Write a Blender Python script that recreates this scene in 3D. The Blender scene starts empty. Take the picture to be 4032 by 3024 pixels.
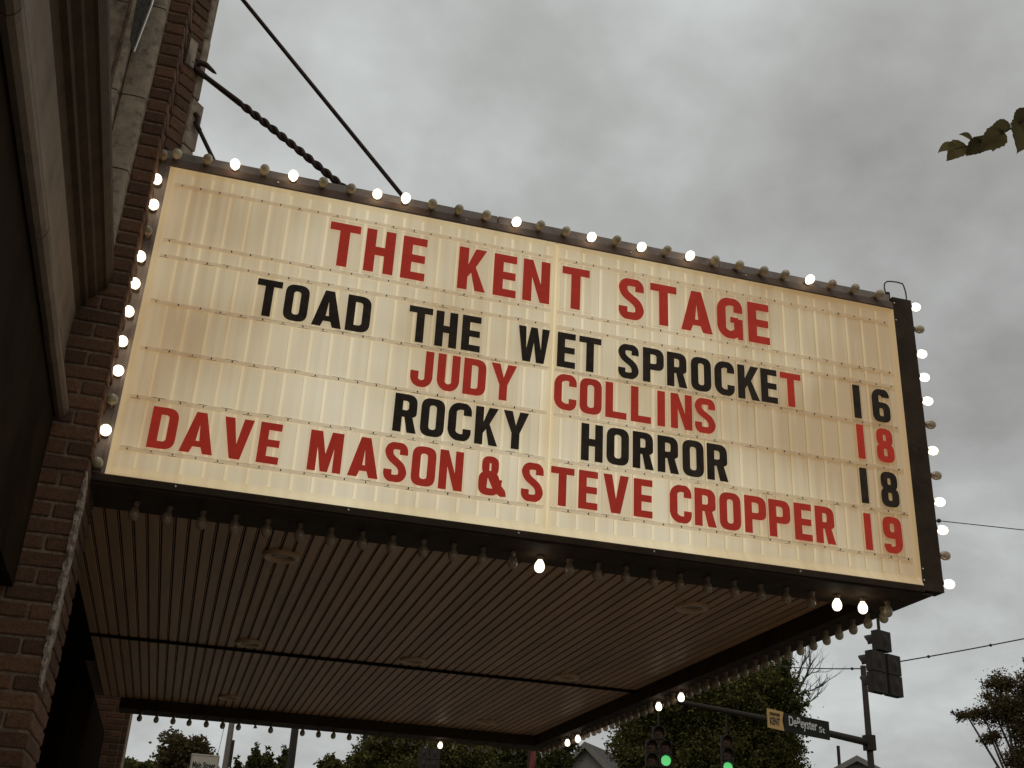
import bpy, math, random
from mathutils import Vector, Matrix, noise
from mathutils.geometry import tessellate_polygon
random.seed(7)
R = math.radians
scene = bpy.context.scene
col = scene.collection
ZG = 3.25            # height of the sign panel's lower edge above the pavement; z = 0 below means that edge

# ------------------------------------------------------------------ camera
CAM = Vector((0.4946, -4.9882, -1.6809))
RX, DN, FW = Vector((.960239, -.274927, .04854)), Vector((.160083, .399778, -.902525)), Vector((.228724, .87441, .427894))
FPX = 4513.5
cd = bpy.data.cameras.new('camera'); cam = bpy.data.objects.new('camera', cd); col.objects.link(cam)
cd.sensor_width = 36; cd.lens = FPX / 4032 * 36; cd.clip_start = .05; cd.clip_end = 3000
m = Matrix.Identity(4)
for i in range(3):
    m[i][0], m[i][1], m[i][2] = RX[i], -DN[i], -FW[i]
m[0][3], m[1][3], m[2][3] = CAM.x, CAM.y, CAM.z + ZG
cam.matrix_world = m
scene.camera = cam

# ------------------------------------------------------------------ world: overcast sky
SUN_EL, SUN_AZ = R(48), R(215)
w = bpy.data.worlds.new('World'); scene.world = w; w.use_nodes = True
nt = w.node_tree; nt.nodes.clear()
def N(t, **k):
    n = nt.nodes.new(t)
    for a, b in k.items(): setattr(n, a, b)
    return n
L = lambda a, b: nt.links.new(a, b)
out = N('ShaderNodeOutputWorld'); bg = N('ShaderNodeBackground'); bg.inputs[1].default_value = 1.0
sky = N('ShaderNodeTexSky', sky_type='NISHITA', sun_disc=False, sun_elevation=SUN_EL, sun_rotation=SUN_AZ)
skm = N('ShaderNodeVectorMath', operation='SCALE'); skm.inputs[3].default_value = .09
tc = N('ShaderNodeTexCoord')
sep = N('ShaderNodeSeparateXYZ'); L(tc.outputs['Generated'], sep.inputs[0])
ab = N('ShaderNodeMath', operation='ABSOLUTE'); L(sep.outputs[2], ab.inputs[0])
ad = N('ShaderNodeMath', operation='ADD'); L(ab.outputs[0], ad.inputs[0]); ad.inputs[1].default_value = .42
dx = N('ShaderNodeMath', operation='DIVIDE'); L(sep.outputs[0], dx.inputs[0]); L(ad.outputs[0], dx.inputs[1])
dy = N('ShaderNodeMath', operation='DIVIDE'); L(sep.outputs[1], dy.inputs[0]); L(ad.outputs[0], dy.inputs[1])
cmb = N('ShaderNodeCombineXYZ'); L(dx.outputs[0], cmb.inputs[0]); L(dy.outputs[0], cmb.inputs[1]); cmb.inputs[2].default_value = 0.0
n1 = N('ShaderNodeTexNoise'); n1.inputs['Scale'].default_value = 1.7; n1.inputs['Detail'].default_value = 5; n1.inputs['Roughness'].default_value = .5; n1.inputs['Distortion'].default_value = .35
L(cmb.outputs[0], n1.inputs['Vector'])
n2 = N('ShaderNodeTexNoise'); n2.inputs['Scale'].default_value = 5.5; n2.inputs['Detail'].default_value = 5; n2.inputs['Roughness'].default_value = .55
L(cmb.outputs[0], n2.inputs['Vector'])
mxn = N('ShaderNodeMix'); mxn.inputs[0].default_value = .34
L(n1.outputs[0], mxn.inputs[2]); L(n2.outputs[0], mxn.inputs[3])
rmp = N('ShaderNodeValToRGB'); L(mxn.outputs[0], rmp.inputs[0])
e = rmp.color_ramp.elements
e[0].position = .33; e[0].color = (.275, .262, .245, 1)
e[1].position = .655; e[1].color = (.715, .748, .728, 1)
el = rmp.color_ramp.elements.new(.49); el.color = (.460, .466, .450, 1)
mx = N('ShaderNodeMix', data_type='RGBA'); mx.inputs[0].default_value = .93
L(sky.outputs[0], skm.inputs[0]); L(skm.outputs[0], mx.inputs[6]); L(rmp.outputs[0], mx.inputs[7])
L(mx.outputs[2], bg.inputs[0]); L(bg.outputs[0], out.inputs[0])

# ------------------------------------------------------------------ sun (weak, soft: overcast)
sl = bpy.data.lights.new('sun', 'SUN'); sl.energy = .5; sl.angle = R(30); sl.color = (1, .96, .9)
so = bpy.data.objects.new('sun', sl); col.objects.link(so)
sd = Vector((math.sin(SUN_AZ) * math.cos(SUN_EL), math.cos(SUN_AZ) * math.cos(SUN_EL), math.sin(SUN_EL)))
so.rotation_euler = (-sd).to_track_quat('-Z', 'Y').to_euler(); so.location = (0, -5, 30)
vs = scene.view_settings
vs.view_transform = 'Standard'; vs.look = 'None'; vs.exposure = 0; vs.gamma = 1; vs.use_curve_mapping = False
scene.cycles.max_bounces = 8; scene.cycles.transparent_max_bounces = 16

# ------------------------------------------------------------------ helpers
def ray(u, v):
    return RX * ((u - 2016) / FPX) + DN * ((v - 1512) / FPX) + FW
def at(u, v, dist):
    d = ray(u, v); return CAM + d * (dist / math.hypot(d.x, d.y))
def on_y(u, v, y):
    d = ray(u, v); return CAM + d * ((y - CAM.y) / d.y)
AL = {}
def props(o, label=None, cat=None, group=None, kind=None):
    if label: o['label'] = label
    if cat: o['category'] = cat
    if group: o['group'] = group
    if kind: o['kind'] = kind
    return o
def link(o, parent=None, loc=Vector((0, 0, 0))):
    col.objects.link(o)
    if parent is not None:
        o.parent = parent; o.location = Vector(loc) - AL[parent]
    else:
        o.location = loc
    AL[o] = Vector(loc)
    return o
def empty(name, loc=(0, 0, 0), label=None, cat=None, group=None):
    o = bpy.data.objects.new(name, None); o.empty_display_size = .1
    link(o, None, Vector(loc)); props(o, label, cat, group); return o
def mesh(name, verts, faces, mat=None, smooth=False):
    me = bpy.data.meshes.new(name); me.from_pydata([tuple(v) for v in verts], [], faces); me.update()
    if mat: me.materials.append(mat)
    if smooth: me.polygons.foreach_set('use_smooth', [True] * len(me.polygons))
    return me
def ob(name, me, parent=None, loc=(0, 0, 0)):
    return link(bpy.data.objects.new(name, me), parent, Vector(loc))
class G:
    """collects shapes for one mesh"""
    def __init__(s): s.v = []; s.f = []
    def add(s, v, f):
        n = len(s.v); s.v += [Vector(q) for q in v]; s.f += [tuple(i + n for i in q) for q in f]; return s
    def box(s, a, b):
        x0, y0, z0 = a; x1, y1, z1 = b
        return s.add([(x0, y0, z0), (x1, y0, z0), (x1, y1, z0), (x0, y1, z0), (x0, y0, z1), (x1, y0, z1), (x1, y1, z1), (x0, y1, z1)],
                     [(0, 3, 2, 1), (4, 5, 6, 7), (0, 1, 5, 4), (1, 2, 6, 5), (2, 3, 7, 6), (3, 0, 4, 7)])
    def cbox(s, a, b, c):
        """box with chamfered edges"""
        ctr = [(a[i] + b[i]) / 2 for i in range(3)]; h = [(b[i] - a[i]) / 2 for i in range(3)]
        v = []; idx = {}
        for sx in (-1, 1):
            for sy in (-1, 1):
                for sz in (-1, 1):
                    sg = (sx, sy, sz)
                    for ax in range(3):
                        p = [ctr[i] + sg[i] * (h[i] - (0 if i == ax else c)) for i in range(3)]
                        idx[(sx, sy, sz, ax)] = len(v); v.append(p)
        f = []
        for ax in range(3):
            o1, o2 = [i for i in range(3) if i != ax]
            for sg in (-1, 1):
                q = []
                for (p, r) in ((-1, -1), (1, -1), (1, 1), (-1, 1)):
                    k = [0, 0, 0]; k[ax] = sg; k[o1] = p; k[o2] = r; q.append(idx[(*k, ax)])
                f.append(tuple(q))
            for p in (-1, 1):
                for r in (-1, 1):
                    k = [0, 0, 0]; k[o1] = p; k[o2] = r
                    k[ax] = -1; A, B = idx[(*k, o1)], idx[(*k, o2)]
                    k[ax] = 1; C, D = idx[(*k, o1)], idx[(*k, o2)]
                    f.append((A, C, D, B))
        for sx in (-1, 1):
            for sy in (-1, 1):
                for sz in (-1, 1):
                    f.append(tuple(idx[(sx, sy, sz, a_)] for a_ in range(3)))
        return s.add(v, f)
    def tube(s, pts, r, seg=8, cap=True):
        pts = [Vector(p) for p in pts]; rr = r if isinstance(r, (list, tuple)) else [r] * len(pts)
        v = []; f = []; ref = None
        for i, p in enumerate(pts):
            t = (pts[min(i + 1, len(pts) - 1)] - pts[max(i - 1, 0)]).normalized()
            if ref is None:
                ref = t.orthogonal().normalized()
            ref = (ref - t * ref.dot(t)).normalized(); b = t.cross(ref)
            for k in range(seg):
                a = 2 * math.pi * k / seg
                v.append(p + (ref * math.cos(a) + b * math.sin(a)) * rr[i])
        for i in range(len(pts) - 1):
            for k in range(seg):
                f.append((i * seg + k, i * seg + (k + 1) % seg, (i + 1) * seg + (k + 1) % seg, (i + 1) * seg + k))
        if cap:
            f.append(tuple(range(seg - 1, -1, -1))); f.append(tuple((len(pts) - 1) * seg + k for k in range(seg)))
        return s.add(v, f)
    def lathe(s, prof, seg=16, o=(0, 0, 0)):
        """prof: (radius, height) along +Z"""
        v = []; f = []; o = Vector(o)
        for r, h in prof:
            for k in range(seg):
                a = 2 * math.pi * k / seg; v.append(o + Vector((r * math.cos(a), r * math.sin(a), h)))
        for i in range(len(prof) - 1):
            for k in range(seg):
                f.append((i * seg + k, i * seg + (k + 1) % seg, (i + 1) * seg + (k + 1) % seg, (i + 1) * seg + k))
        f.append(tuple(range(seg - 1, -1, -1))); f.append(tuple((len(prof) - 1) * seg + k for k in range(seg)))
        return s.add(v, f)
    def prism(s, outer, holes, d0, d1, fn):
        """2-D polygon with holes between depths d0 (front) and d1; fn(u, v, d) -> point"""
        loops = [outer] + holes
        flat = [p for l in loops for p in l]
        tris = tessellate_polygon([[Vector((p[0], p[1], 0)) for p in l] for l in loops])
        n = len(flat)
        v = [fn(p[0], p[1], d0) for p in flat] + [fn(p[0], p[1], d1) for p in flat]
        f = []
        for t in tris:
            a, b, c = [flat[i] for i in t]
            ccw = (b[0] - a[0]) * (c[1] - a[1]) - (b[1] - a[1]) * (c[0] - a[0]) > 0
            t = tuple(t) if ccw else tuple(reversed(t))
            f.append(t); f.append(tuple(i + n for i in reversed(t)))
        k = 0
        for l in loops:
            area = sum(l[i - 1][0] * l[i][1] - l[i][0] * l[i - 1][1] for i in range(len(l)))
            for i in range(len(l)):
                a, b = k + i, k + (i + 1) % len(l)
                ccw_outer = (area > 0) == (l is outer)
                f.append((a, a + n, b + n, b) if ccw_outer else (b, b + n, a + n, a))
            k += len(l)
        return s.add(v, f)
    def m(s, name, mat=None, smooth=False): return mesh(name, s.v, s.f, mat, smooth)
    def o(s, name, mat=None, parent=None, smooth=False): return ob(name, s.m(name, mat, smooth), parent)

# ------------------------------------------------------------------ materials
def mat(name, base, rough=.6, metal=0, spec=.5, var=.25, scale=12, bump=0, bscale=80, dirt=None, dscale=3, dlo=.45, dhi=.7, objrand=0, emit=None, estr=0, stretch=None, coat=0):
    M = bpy.data.materials.new(name); M.use_nodes = True
    t = M.node_tree; B = t.nodes['Principled BSDF']; nn = t.nodes.new; lk = t.links.new
    B.inputs['Roughness'].default_value = rough; B.inputs['Metallic'].default_value = metal
    B.inputs['Specular IOR Level'].default_value = spec; B.inputs['Coat Weight'].default_value = coat
    tcn = nn('ShaderNodeNewGeometry'); vec = tcn.outputs['Position']
    if stretch:
        mp = nn('ShaderNodeMapping'); mp.inputs['Scale'].default_value = stretch; lk(vec, mp.inputs['Vector']); vec = mp.outputs[0]
    nz = nn('ShaderNodeTexNoise'); nz.inputs['Scale'].default_value = scale; nz.inputs['Detail'].default_value = 6; nz.inputs['Roughness'].default_value = .6
    lk(vec, nz.inputs['Vector'])
    mr = nn('ShaderNodeMapRange'); mr.inputs[1].default_value = .3; mr.inputs[2].default_value = .7
    mr.inputs[3].default_value = 1 - var; mr.inputs[4].default_value = 1 + var
    lk(nz.outputs[0], mr.inputs[0])
    fac = mr.outputs[0]
    if objrand:
        oi = nn('ShaderNodeObjectInfo'); m2 = nn('ShaderNodeMapRange'); lk(oi.outputs['Random'], m2.inputs[0])
        m2.inputs[3].default_value = 1 - objrand; m2.inputs[4].default_value = 1 + objrand
        mu = nn('ShaderNodeMath'); mu.operation = 'MULTIPLY'; lk(fac, mu.inputs[0]); lk(m2.outputs[0], mu.inputs[1]); fac = mu.outputs[0]
    sc = nn('ShaderNodeVectorMath'); sc.operation = 'SCALE'; sc.inputs[0].default_value = base; lk(fac, sc.inputs[3])
    c = sc.outputs[0]
    if dirt:
        dn = nn('ShaderNodeTexNoise'); dn.inputs['Scale'].default_value = dscale; dn.inputs['Detail'].default_value = 8; dn.inputs['Roughness'].default_value = .65
        lk(vec, dn.inputs['Vector'])
        dr = nn('ShaderNodeMapRange'); dr.inputs[1].default_value = dlo; dr.inputs[2].default_value = dhi; lk(dn.outputs[0], dr.inputs[0])
        mi = nn('ShaderNodeMix'); mi.data_type = 'RGBA'; lk(dr.outputs[0], mi.inputs[0]); lk(c, mi.inputs[6]); mi.inputs[7].default_value = (*dirt, 1); c = mi.outputs[2]
    lk(c, B.inputs['Base Color'])
    if bump:
        bn = nn('ShaderNodeTexNoise'); bn.inputs['Scale'].default_value = bscale; bn.inputs['Detail'].default_value = 5; lk(vec, bn.inputs['Vector'])
        bp = nn('ShaderNodeBump'); bp.inputs['Strength'].default_value = bump; bp.inputs['Distance'].default_value = .01; lk(bn.outputs[0], bp.inputs['Height']); lk(bp.outputs[0], B.inputs['Normal'])
    if emit:
        B.inputs['Emission Color'].default_value = (*emit, 1); B.inputs['Emission Strength'].default_value = estr
    return M

def panel_mat(name, gain, tint=(1, 1, 1)):
    """milky acrylic lit from behind by tubes inside the cabinet"""
    M = bpy.data.materials.new(name); M.use_nodes = True
    t = M.node_tree; B = t.nodes['Principled BSDF']; nn = t.nodes.new; lk = t.links.new
    B.inputs['Base Color'].default_value = (.44 * tint[0], .40 * tint[1], .30 * tint[2], 1); B.inputs['Roughness'].default_value = .3
    g = nn('ShaderNodeNewGeometry')
    mp = nn('ShaderNodeMapping'); mp.inputs['Scale'].default_value = (.75, 1, 1.1); mp.inputs['Location'].default_value = (.6, 0, .2); lk(g.outputs['Position'], mp.inputs['Vector'])
    nz = nn('ShaderNodeTexNoise'); nz.inputs['Scale'].default_value = 1.0; nz.inputs['Detail'].default_value = 2; lk(mp.outputs[0], nz.inputs['Vector'])
    # streaks running down the ribs
    mp2 = nn('ShaderNodeMapping'); mp2.inputs['Scale'].default_value = (26, 1, 1.3); lk(g.outputs['Position'], mp2.inputs['Vector'])
    n2 = nn('ShaderNodeTexNoise'); n2.inputs['Scale'].default_value = 1.0; n2.inputs['Detail'].default_value = 5; lk(mp2.outputs[0], n2.inputs['Vector'])
    mi = nn('ShaderNodeMix'); mi.inputs[0].default_value = .22; lk(nz.outputs[0], mi.inputs[2]); lk(n2.outputs[0], mi.inputs[3])
    # lamp falloff painted into the emission: brightest below the middle, dimmer towards the ends
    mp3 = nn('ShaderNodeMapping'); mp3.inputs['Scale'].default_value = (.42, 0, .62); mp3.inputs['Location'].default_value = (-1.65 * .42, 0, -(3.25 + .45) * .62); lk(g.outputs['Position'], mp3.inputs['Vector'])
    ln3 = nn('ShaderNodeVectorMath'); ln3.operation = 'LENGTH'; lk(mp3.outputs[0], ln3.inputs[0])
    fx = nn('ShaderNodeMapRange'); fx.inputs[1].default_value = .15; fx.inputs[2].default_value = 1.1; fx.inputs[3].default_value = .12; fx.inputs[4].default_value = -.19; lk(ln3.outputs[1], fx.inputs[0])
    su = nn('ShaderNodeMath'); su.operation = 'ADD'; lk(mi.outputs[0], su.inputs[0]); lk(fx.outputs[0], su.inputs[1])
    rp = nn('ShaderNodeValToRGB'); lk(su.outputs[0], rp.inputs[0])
    e = rp.color_ramp.elements
    e[0].position = .30; e[0].color = (.35, .225, .105, 1)
    e[1].position = .66; e[1].color = (.73, .645, .465, 1)
    k = rp.color_ramp.elements.new(.48); k.color = (.560, .452, .280, 1)
    tm = nn('ShaderNodeVectorMath'); tm.operation = 'MULTIPLY'; lk(rp.outputs[0], tm.inputs[0]); tm.inputs[1].default_value = tint
    lk(tm.outputs[0], B.inputs['Emission Color']); B.inputs['Emission Strength'].default_value = gain
    return M

def clear_mat(name, tint, glossy=.12, rough=.08, dust=None, dfac=0):
    M = bpy.data.materials.new(name); M.use_nodes = True
    t = M.node_tree; t.nodes.clear(); nn = t.nodes.new; lk = t.links.new
    o = nn('ShaderNodeOutputMaterial'); mi = nn('ShaderNodeMixShader'); tr = nn('ShaderNodeBsdfTransparent'); gl = nn('ShaderNodeBsdfGlossy')
    tr.inputs[0].default_value = (*tint, 1); gl.inputs['Roughness'].default_value = rough
    fr = nn('ShaderNodeLayerWeight'); fr.inputs[0].default_value = .25
    mm = nn('ShaderNodeMath'); mm.operation = 'MULTIPLY'; lk(fr.outputs['Facing'], mm.inputs[0]); mm.inputs[1].default_value = glossy * 3
    m2 = nn('ShaderNodeMath'); m2.operation = 'ADD'; lk(mm.outputs[0], m2.inputs[0]); m2.inputs[1].default_value = glossy * .3
    lk(m2.outputs[0], mi.inputs[0]); lk(tr.outputs[0], mi.inputs[1]); lk(gl.outputs[0], mi.inputs[2]); lk(mi.outputs[0], o.inputs[0])
    if dust:
        df = nn('ShaderNodeBsdfDiffuse'); df.inputs[0].default_value = (*dust, 1); mk = nn('ShaderNodeMixShader'); mk.inputs[0].default_value = dfac
        lk(mi.outputs[0], mk.inputs[1]); lk(df.outputs[0], mk.inputs[2]); lk(mk.outputs[0], o.inputs[0])
    return M

def leaf_mat(name, a, b, trans=.35, per_object=False):
    M = bpy.data.materials.new(name); M.use_nodes = True
    t = M.node_tree; t.nodes.clear(); nn = t.nodes.new; lk = t.links.new
    o = nn('ShaderNodeOutputMaterial'); df = nn('ShaderNodeBsdfDiffuse'); tl = nn('ShaderNodeBsdfTranslucent'); mi = nn('ShaderNodeMixShader'); mi.inputs[0].default_value = trans
    g = nn('ShaderNodeNewGeometry'); cr = nn('ShaderNodeMix'); cr.data_type = 'RGBA'
    if per_object:
        oi = nn('ShaderNodeObjectInfo'); lk(oi.outputs['Random'], cr.inputs[0])
    else:
        lk(g.outputs['Random Per Island'], cr.inputs[0])
    cr.inputs[6].default_value = (*a, 1); cr.inputs[7].default_value = (*b, 1)
    lk(cr.outputs[2], df.inputs[0]); lk(cr.outputs[2], tl.inputs[0]); lk(df.outputs[0], mi.inputs[1]); lk(tl.outputs[0], mi.inputs[2]); lk(mi.outputs[0], o.inputs[0])
    return M

M_brick = mat('brick', (.145, .066, .031), .9, var=.35, scale=60, bump=.6, bscale=160, dirt=(.07, .045, .03), dscale=40, dlo=.5, dhi=.75, objrand=.35)
M_mortar = mat('mortar', (.28, .195, .125), .95, var=.3, scale=70, bump=.8, bscale=150, dirt=(.12, .09, .065), dscale=14)
M_stone = mat('limestone', (.43, .33, .235), .9, var=.22, scale=18, bump=.7, bscale=220, dirt=(.10, .08, .06), dscale=16, dlo=.5, dhi=.72)
M_crown = mat('shade_dark_crown', (.062, .038, .021), .8, var=.25, scale=10, bump=.3, bscale=120, spec=.2)  # darker than the band: the overhang's shade is put into this colour
M_cornice = mat('painted_cornice', (.20, .148, .108), .7, spec=.25, var=.2, scale=10, bump=.25, bscale=120, dirt=(.06, .042, .028), dscale=5, dlo=.5, dhi=.8)
M_fascia = mat('dark_brown_fascia', (.016, .010, .005), .95, var=.5, scale=2.5, bump=.15, bscale=40, spec=.05, dirt=(.035, .022, .011), dscale=1.6)
M_glass = mat('shop_glass', (.02, .025, .027), .06, var=.1, spec=.7)
M_frame = mat('grey_brown_sheet_metal', (.255, .205, .172), .65, metal=0, var=.2, scale=7, bump=.12, bscale=90, dirt=(.075, .045, .03), dscale=6, dlo=.52, dhi=.78)
M_rust = mat('rusty_retainer', (.155, .105, .076), .7, metal=0, var=.3, scale=10, bump=.2, bscale=120, dirt=(.15, .07, .035), dscale=5, dlo=.48, dhi=.72, stretch=(1, 1, 2.5))
M_black = mat('black_brown_paint', (.052, .034, .021), .75, var=.3, scale=6, bump=.15, bscale=60, spec=.15, dirt=(.085, .052, .032), dscale=9, dlo=.55, dhi=.75)
M_plank = mat('brown_soffit_board', (.46, .252, .122), .45, var=.16, scale=3, bump=.12, bscale=40, objrand=.10, stretch=(6, .5, 6), dirt=(.20, .11, .055), dscale=1.2, dlo=.5, dhi=.85)
M_gap = mat('soffit_backing', (.010, .007, .005), .95, var=.2, spec=.1)
M_ring = mat('downlight_trim', (.58, .37, .21), .4, var=.1)
M_lens = mat('downlight_lens', (.16, .11, .07), .25, var=.1)
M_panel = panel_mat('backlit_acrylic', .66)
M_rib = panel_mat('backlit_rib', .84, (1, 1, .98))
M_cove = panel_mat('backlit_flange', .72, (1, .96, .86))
M_track = panel_mat('dim_glow_track_rib_side', .56, (1, .93, .86))
M_dark = mat('dark_screw_and_shadow_dash', (.02, .014, .01), .6, var=.1)
M_bright = mat('bright_screw', (.75, .72, .66), .3, metal=.6, var=.1)
M_red = mat('red_vinyl', (.33, .030, .017), .6, var=.22, scale=26, dirt=(.20, .022, .013), dscale=7, dlo=.42, dhi=.75, emit=(.5, .034, .018), estr=.34, spec=.2, objrand=.10)  # emission stands in for the backlight coming through the translucent vinyl
M_blk = mat('black_vinyl', (.052, .036, .024), .7, var=.25, scale=30, dirt=(.028, .020, .014), dscale=18, dlo=.45, dhi=.7, spec=.2, objrand=.2)
M_pane = clear_mat('clear_letter_carrier', (.985, .975, .955), .05)
M_paneedge = mat('carrier_edge', (.46, .36, .22), .4, var=.1)
M_rod = mat('rusty_iron', (.050, .032, .025), .65, metal=.2, var=.35, scale=30, bump=.15, bscale=40, dirt=(.12, .06, .04), dscale=20, dlo=.5, dhi=.75)
M_lit = mat('lit_bulb_glass', (.9, .85, .75), .3, var=.02, emit=(1, .84, .62), estr=2.8)
M_frost = mat('frosted_bulb_glass', (.50, .425, .275), .25, var=.12, scale=60, spec=.6, objrand=.22)
M_clear = clear_mat('clear_bulb_glass', (.72, .62, .50), .22, .08, (.50, .37, .24), .45)
M_socket = mat('bulb_socket', (.20, .14, .09), .5, metal=.3, var=.2)
M_fila = mat('bulb_stem', (.45, .40, .33), .3, var=.1)
M_bark = mat('bark', (.055, .042, .032), .9, var=.4, scale=20, bump=.8, bscale=40)
M_wood = mat('weathered_pole', (.16, .13, .105), .9, var=.4, scale=8, bump=.5, bscale=40, stretch=(8, 8, .6))
M_pole = mat('dark_bronze_pole', (.030, .021, .015), .7, var=.2, spec=.25)
M_sigbox = mat('signal_housing', (.030, .022, .017), .7, var=.3, spec=.25)
M_lensoff = mat('dark_signal_lens', (.10, .045, .02), .25, var=.2)
M_green = mat('green_signal_lens', (.1, .5, .2), .3, var=.05, emit=(.16, .80, .24), estr=.7)
M_signgreen = mat('dark_green_sign', (.016, .015, .010), .7, var=.1, spec=.2)
M_white = mat('white_sign_letters', (.62, .60, .55), .5, var=.05)
M_flag = mat('yellow_flag_sign', (.52, .30, .085), .5, var=.08)
M_ink = mat('black_ink', (.02, .016, .012), .5, var=.05)
M_cream = mat('cream_sign_board', (.42, .36, .28), .5, var=.08)
M_road = mat('asphalt', (.05, .05, .05), .9, var=.3, scale=40, bump=.5, bscale=120)
M_walk = mat('pavement_concrete', (.33, .295, .245), .9, var=.15, scale=5, bump=.3, bscale=90)
M_grassg = mat('lawn_ground', (.06, .075, .03), .95, var=.3, scale=3)
M_line = mat('road_paint', (.7, .68, .6), .7, var=.15)
M_siding = mat('grey_siding', (.18, .16, .138), .8, var=.12, scale=3)
M_shing = mat('dark_shingle', (.075, .065, .058), .9, var=.3, scale=9)
M_redcloth = mat('red_banner_cloth', (.15, .028, .022), .8, var=.2)
M_door = mat('dark_wood_door', (.05, .03, .02), .4, var=.3, scale=6)
M_inner = mat('entrance_shade_dark', (.018, .012, .008), 1, var=.2, spec=0)  # near-black so the recess reads unlit; its shade is put into the colour
M_brickwall = mat('far_brick_wall', (.12, .07, .045), .9, var=.35, scale=14)

# ------------------------------------------------------------------ ground
GZ = -ZG
def structure(name, g, mt):
    o = g.o(name, mt); o['kind'] = 'structure'; return o
structure('ground', G().add([(-900, -900, GZ - .15), (900, -900, GZ - .15), (900, 900, GZ - .15), (-900, 900, GZ - .15)], [(0, 1, 2, 3)]), M_grassg)
structure('road', G().add([(4.95, -300, GZ - .14), (15, -300, GZ - .14), (15, 300, GZ - .14), (4.95, 300, GZ - .14)], [(0, 1, 2, 3)]), M_road)
structure('side_road', G().add([(-200, 14.5, GZ - .136), (200, 14.5, GZ - .136), (200, 24, GZ - .136), (-200, 24, GZ - .136)], [(0, 1, 2, 3)]), M_road)
structure('pavement', G().box((-1.6, -60, GZ - .2), (4.85, 14, GZ)), M_walk)
structure('kerb', G().box((4.85, -60, GZ - .2), (5.0, 14, GZ - .005)), M_stone)
structure('far_pavement', G().box((15, -60, GZ - .2), (18, 14, GZ)), M_walk)
g = G()
for k in range(-12, 24):
    if not (12 < k * 4 < 26): g.add([(9.92, k * 4, GZ - .134), (10.06, k * 4, GZ - .134), (10.06, k * 4 + 2, GZ - .134), (9.92, k * 4 + 2, GZ - .134)], [(0, 1, 2, 3)])
structure('road_marking', g, M_line)

# ------------------------------------------------------------------ theatre building
bld = empty('theatre_building', (-.5, 3.5, GZ), 'brown brick theatre front with pale stone quoins carrying the lit sign', 'building')
HB = .069; BH = .058
pier = G().box((-1.6, -.192, GZ), (-.060, .33, 6.2)).o('brick_pier', M_mortar, bld)
G().box((-1.6, .33, .10), (-.86, 9.3, 6.2)).o('upper_wall', M_brickwall, bld)
G().box((-.86, .33, .10), (-.10, 6.66, 1.62)).o('canopy_wall', M_brickwall, bld)
G().box((-.9, .34, 1.62), (-.12, .60, 6.2)).o('quoin_core', M_mortar, bld)
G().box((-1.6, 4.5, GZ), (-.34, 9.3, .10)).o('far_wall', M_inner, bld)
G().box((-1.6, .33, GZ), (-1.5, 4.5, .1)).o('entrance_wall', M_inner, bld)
G().box((-1.5, 4.47, GZ), (-.335, 4.499, .1)).o('entrance_shade_sheet', M_inner, bld)  # dark sheet added over the far wall's near face to keep the recess black
for k in range(4):
    y = .55 + k * .95
    d = G().cbox((-1.5, y, GZ), (-1.45, y + .88, GZ + 2.3), .008).o('door', M_door, bld)
    G().box((-1.452, y + .15, GZ + .9), (-1.444, y + .73, GZ + 2.1)).o('pane', M_glass, d)
    G().tube([(-1.40, y + .8, GZ + .95), (-1.40, y + .8, GZ + 1.25)], .012).o('handle', M_bright, d)
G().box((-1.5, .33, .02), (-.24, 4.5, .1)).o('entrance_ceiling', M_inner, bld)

_bm = {}
def brick(parent, a, b):
    """one brick between corners a and b (mesh shared by size)"""
    sz = tuple(round(b[i] - a[i], 3) for i in range(3))
    if sz not in _bm:
        _bm[sz] = []
        for k in range(3):
            gg = G().cbox([-q / 2 for q in sz], [q / 2 for q in sz], .004 + .0015 * k)
            rr = random.Random(str(sz) + str(k))
            for v in gg.v:
                v += Vector((rr.uniform(-1, 1), rr.uniform(-1, 1), rr.uniform(-1, 1))) * .0018
            _bm[sz].append(gg.m('brick', M_brick))
    c = [(a[i] + b[i]) / 2 for i in range(3)]
    o = ob('brick', random.choice(_bm[sz]), parent, c)
    o.rotation_euler = [random.uniform(-.008, .008) for _ in range(3)]
    return o
J = .010
z0 = 1.455 - HB * 42
for k in range(66):
    z = z0 + k * HB; zt = z + BH
    odd = k % 2
    if z > .83:
        dd = .205 if odd else .098
        brick(pier, (-.146, -.20, z), (-.05, -.20 + dd, zt))
    else:
        wd, dd = (.098, .205) if odd else (.205, .098)
        brick(pier, (-.05 - wd, -.20, z), (-.05, -.20 + dd, zt))
        x = -.05 - wd - J
        for q in range(2 if odd else 1):
            ln = .205 if odd else .098
            if q: ln = .098
            brick(pier, (x - ln, -.20, z), (x, -.145, zt)); x -= ln + J
    # street face of the pier, below the canopy
    y = -.20 + dd + J
    if z < -.02:
        while y < .30:
            ln = min(.205, .33 - y)
            if ln > .05: brick(pier, (-.105, y, z), (-.05 - (.002 if k % 3 else 0), y + ln, zt))
            y += ln + J
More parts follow.
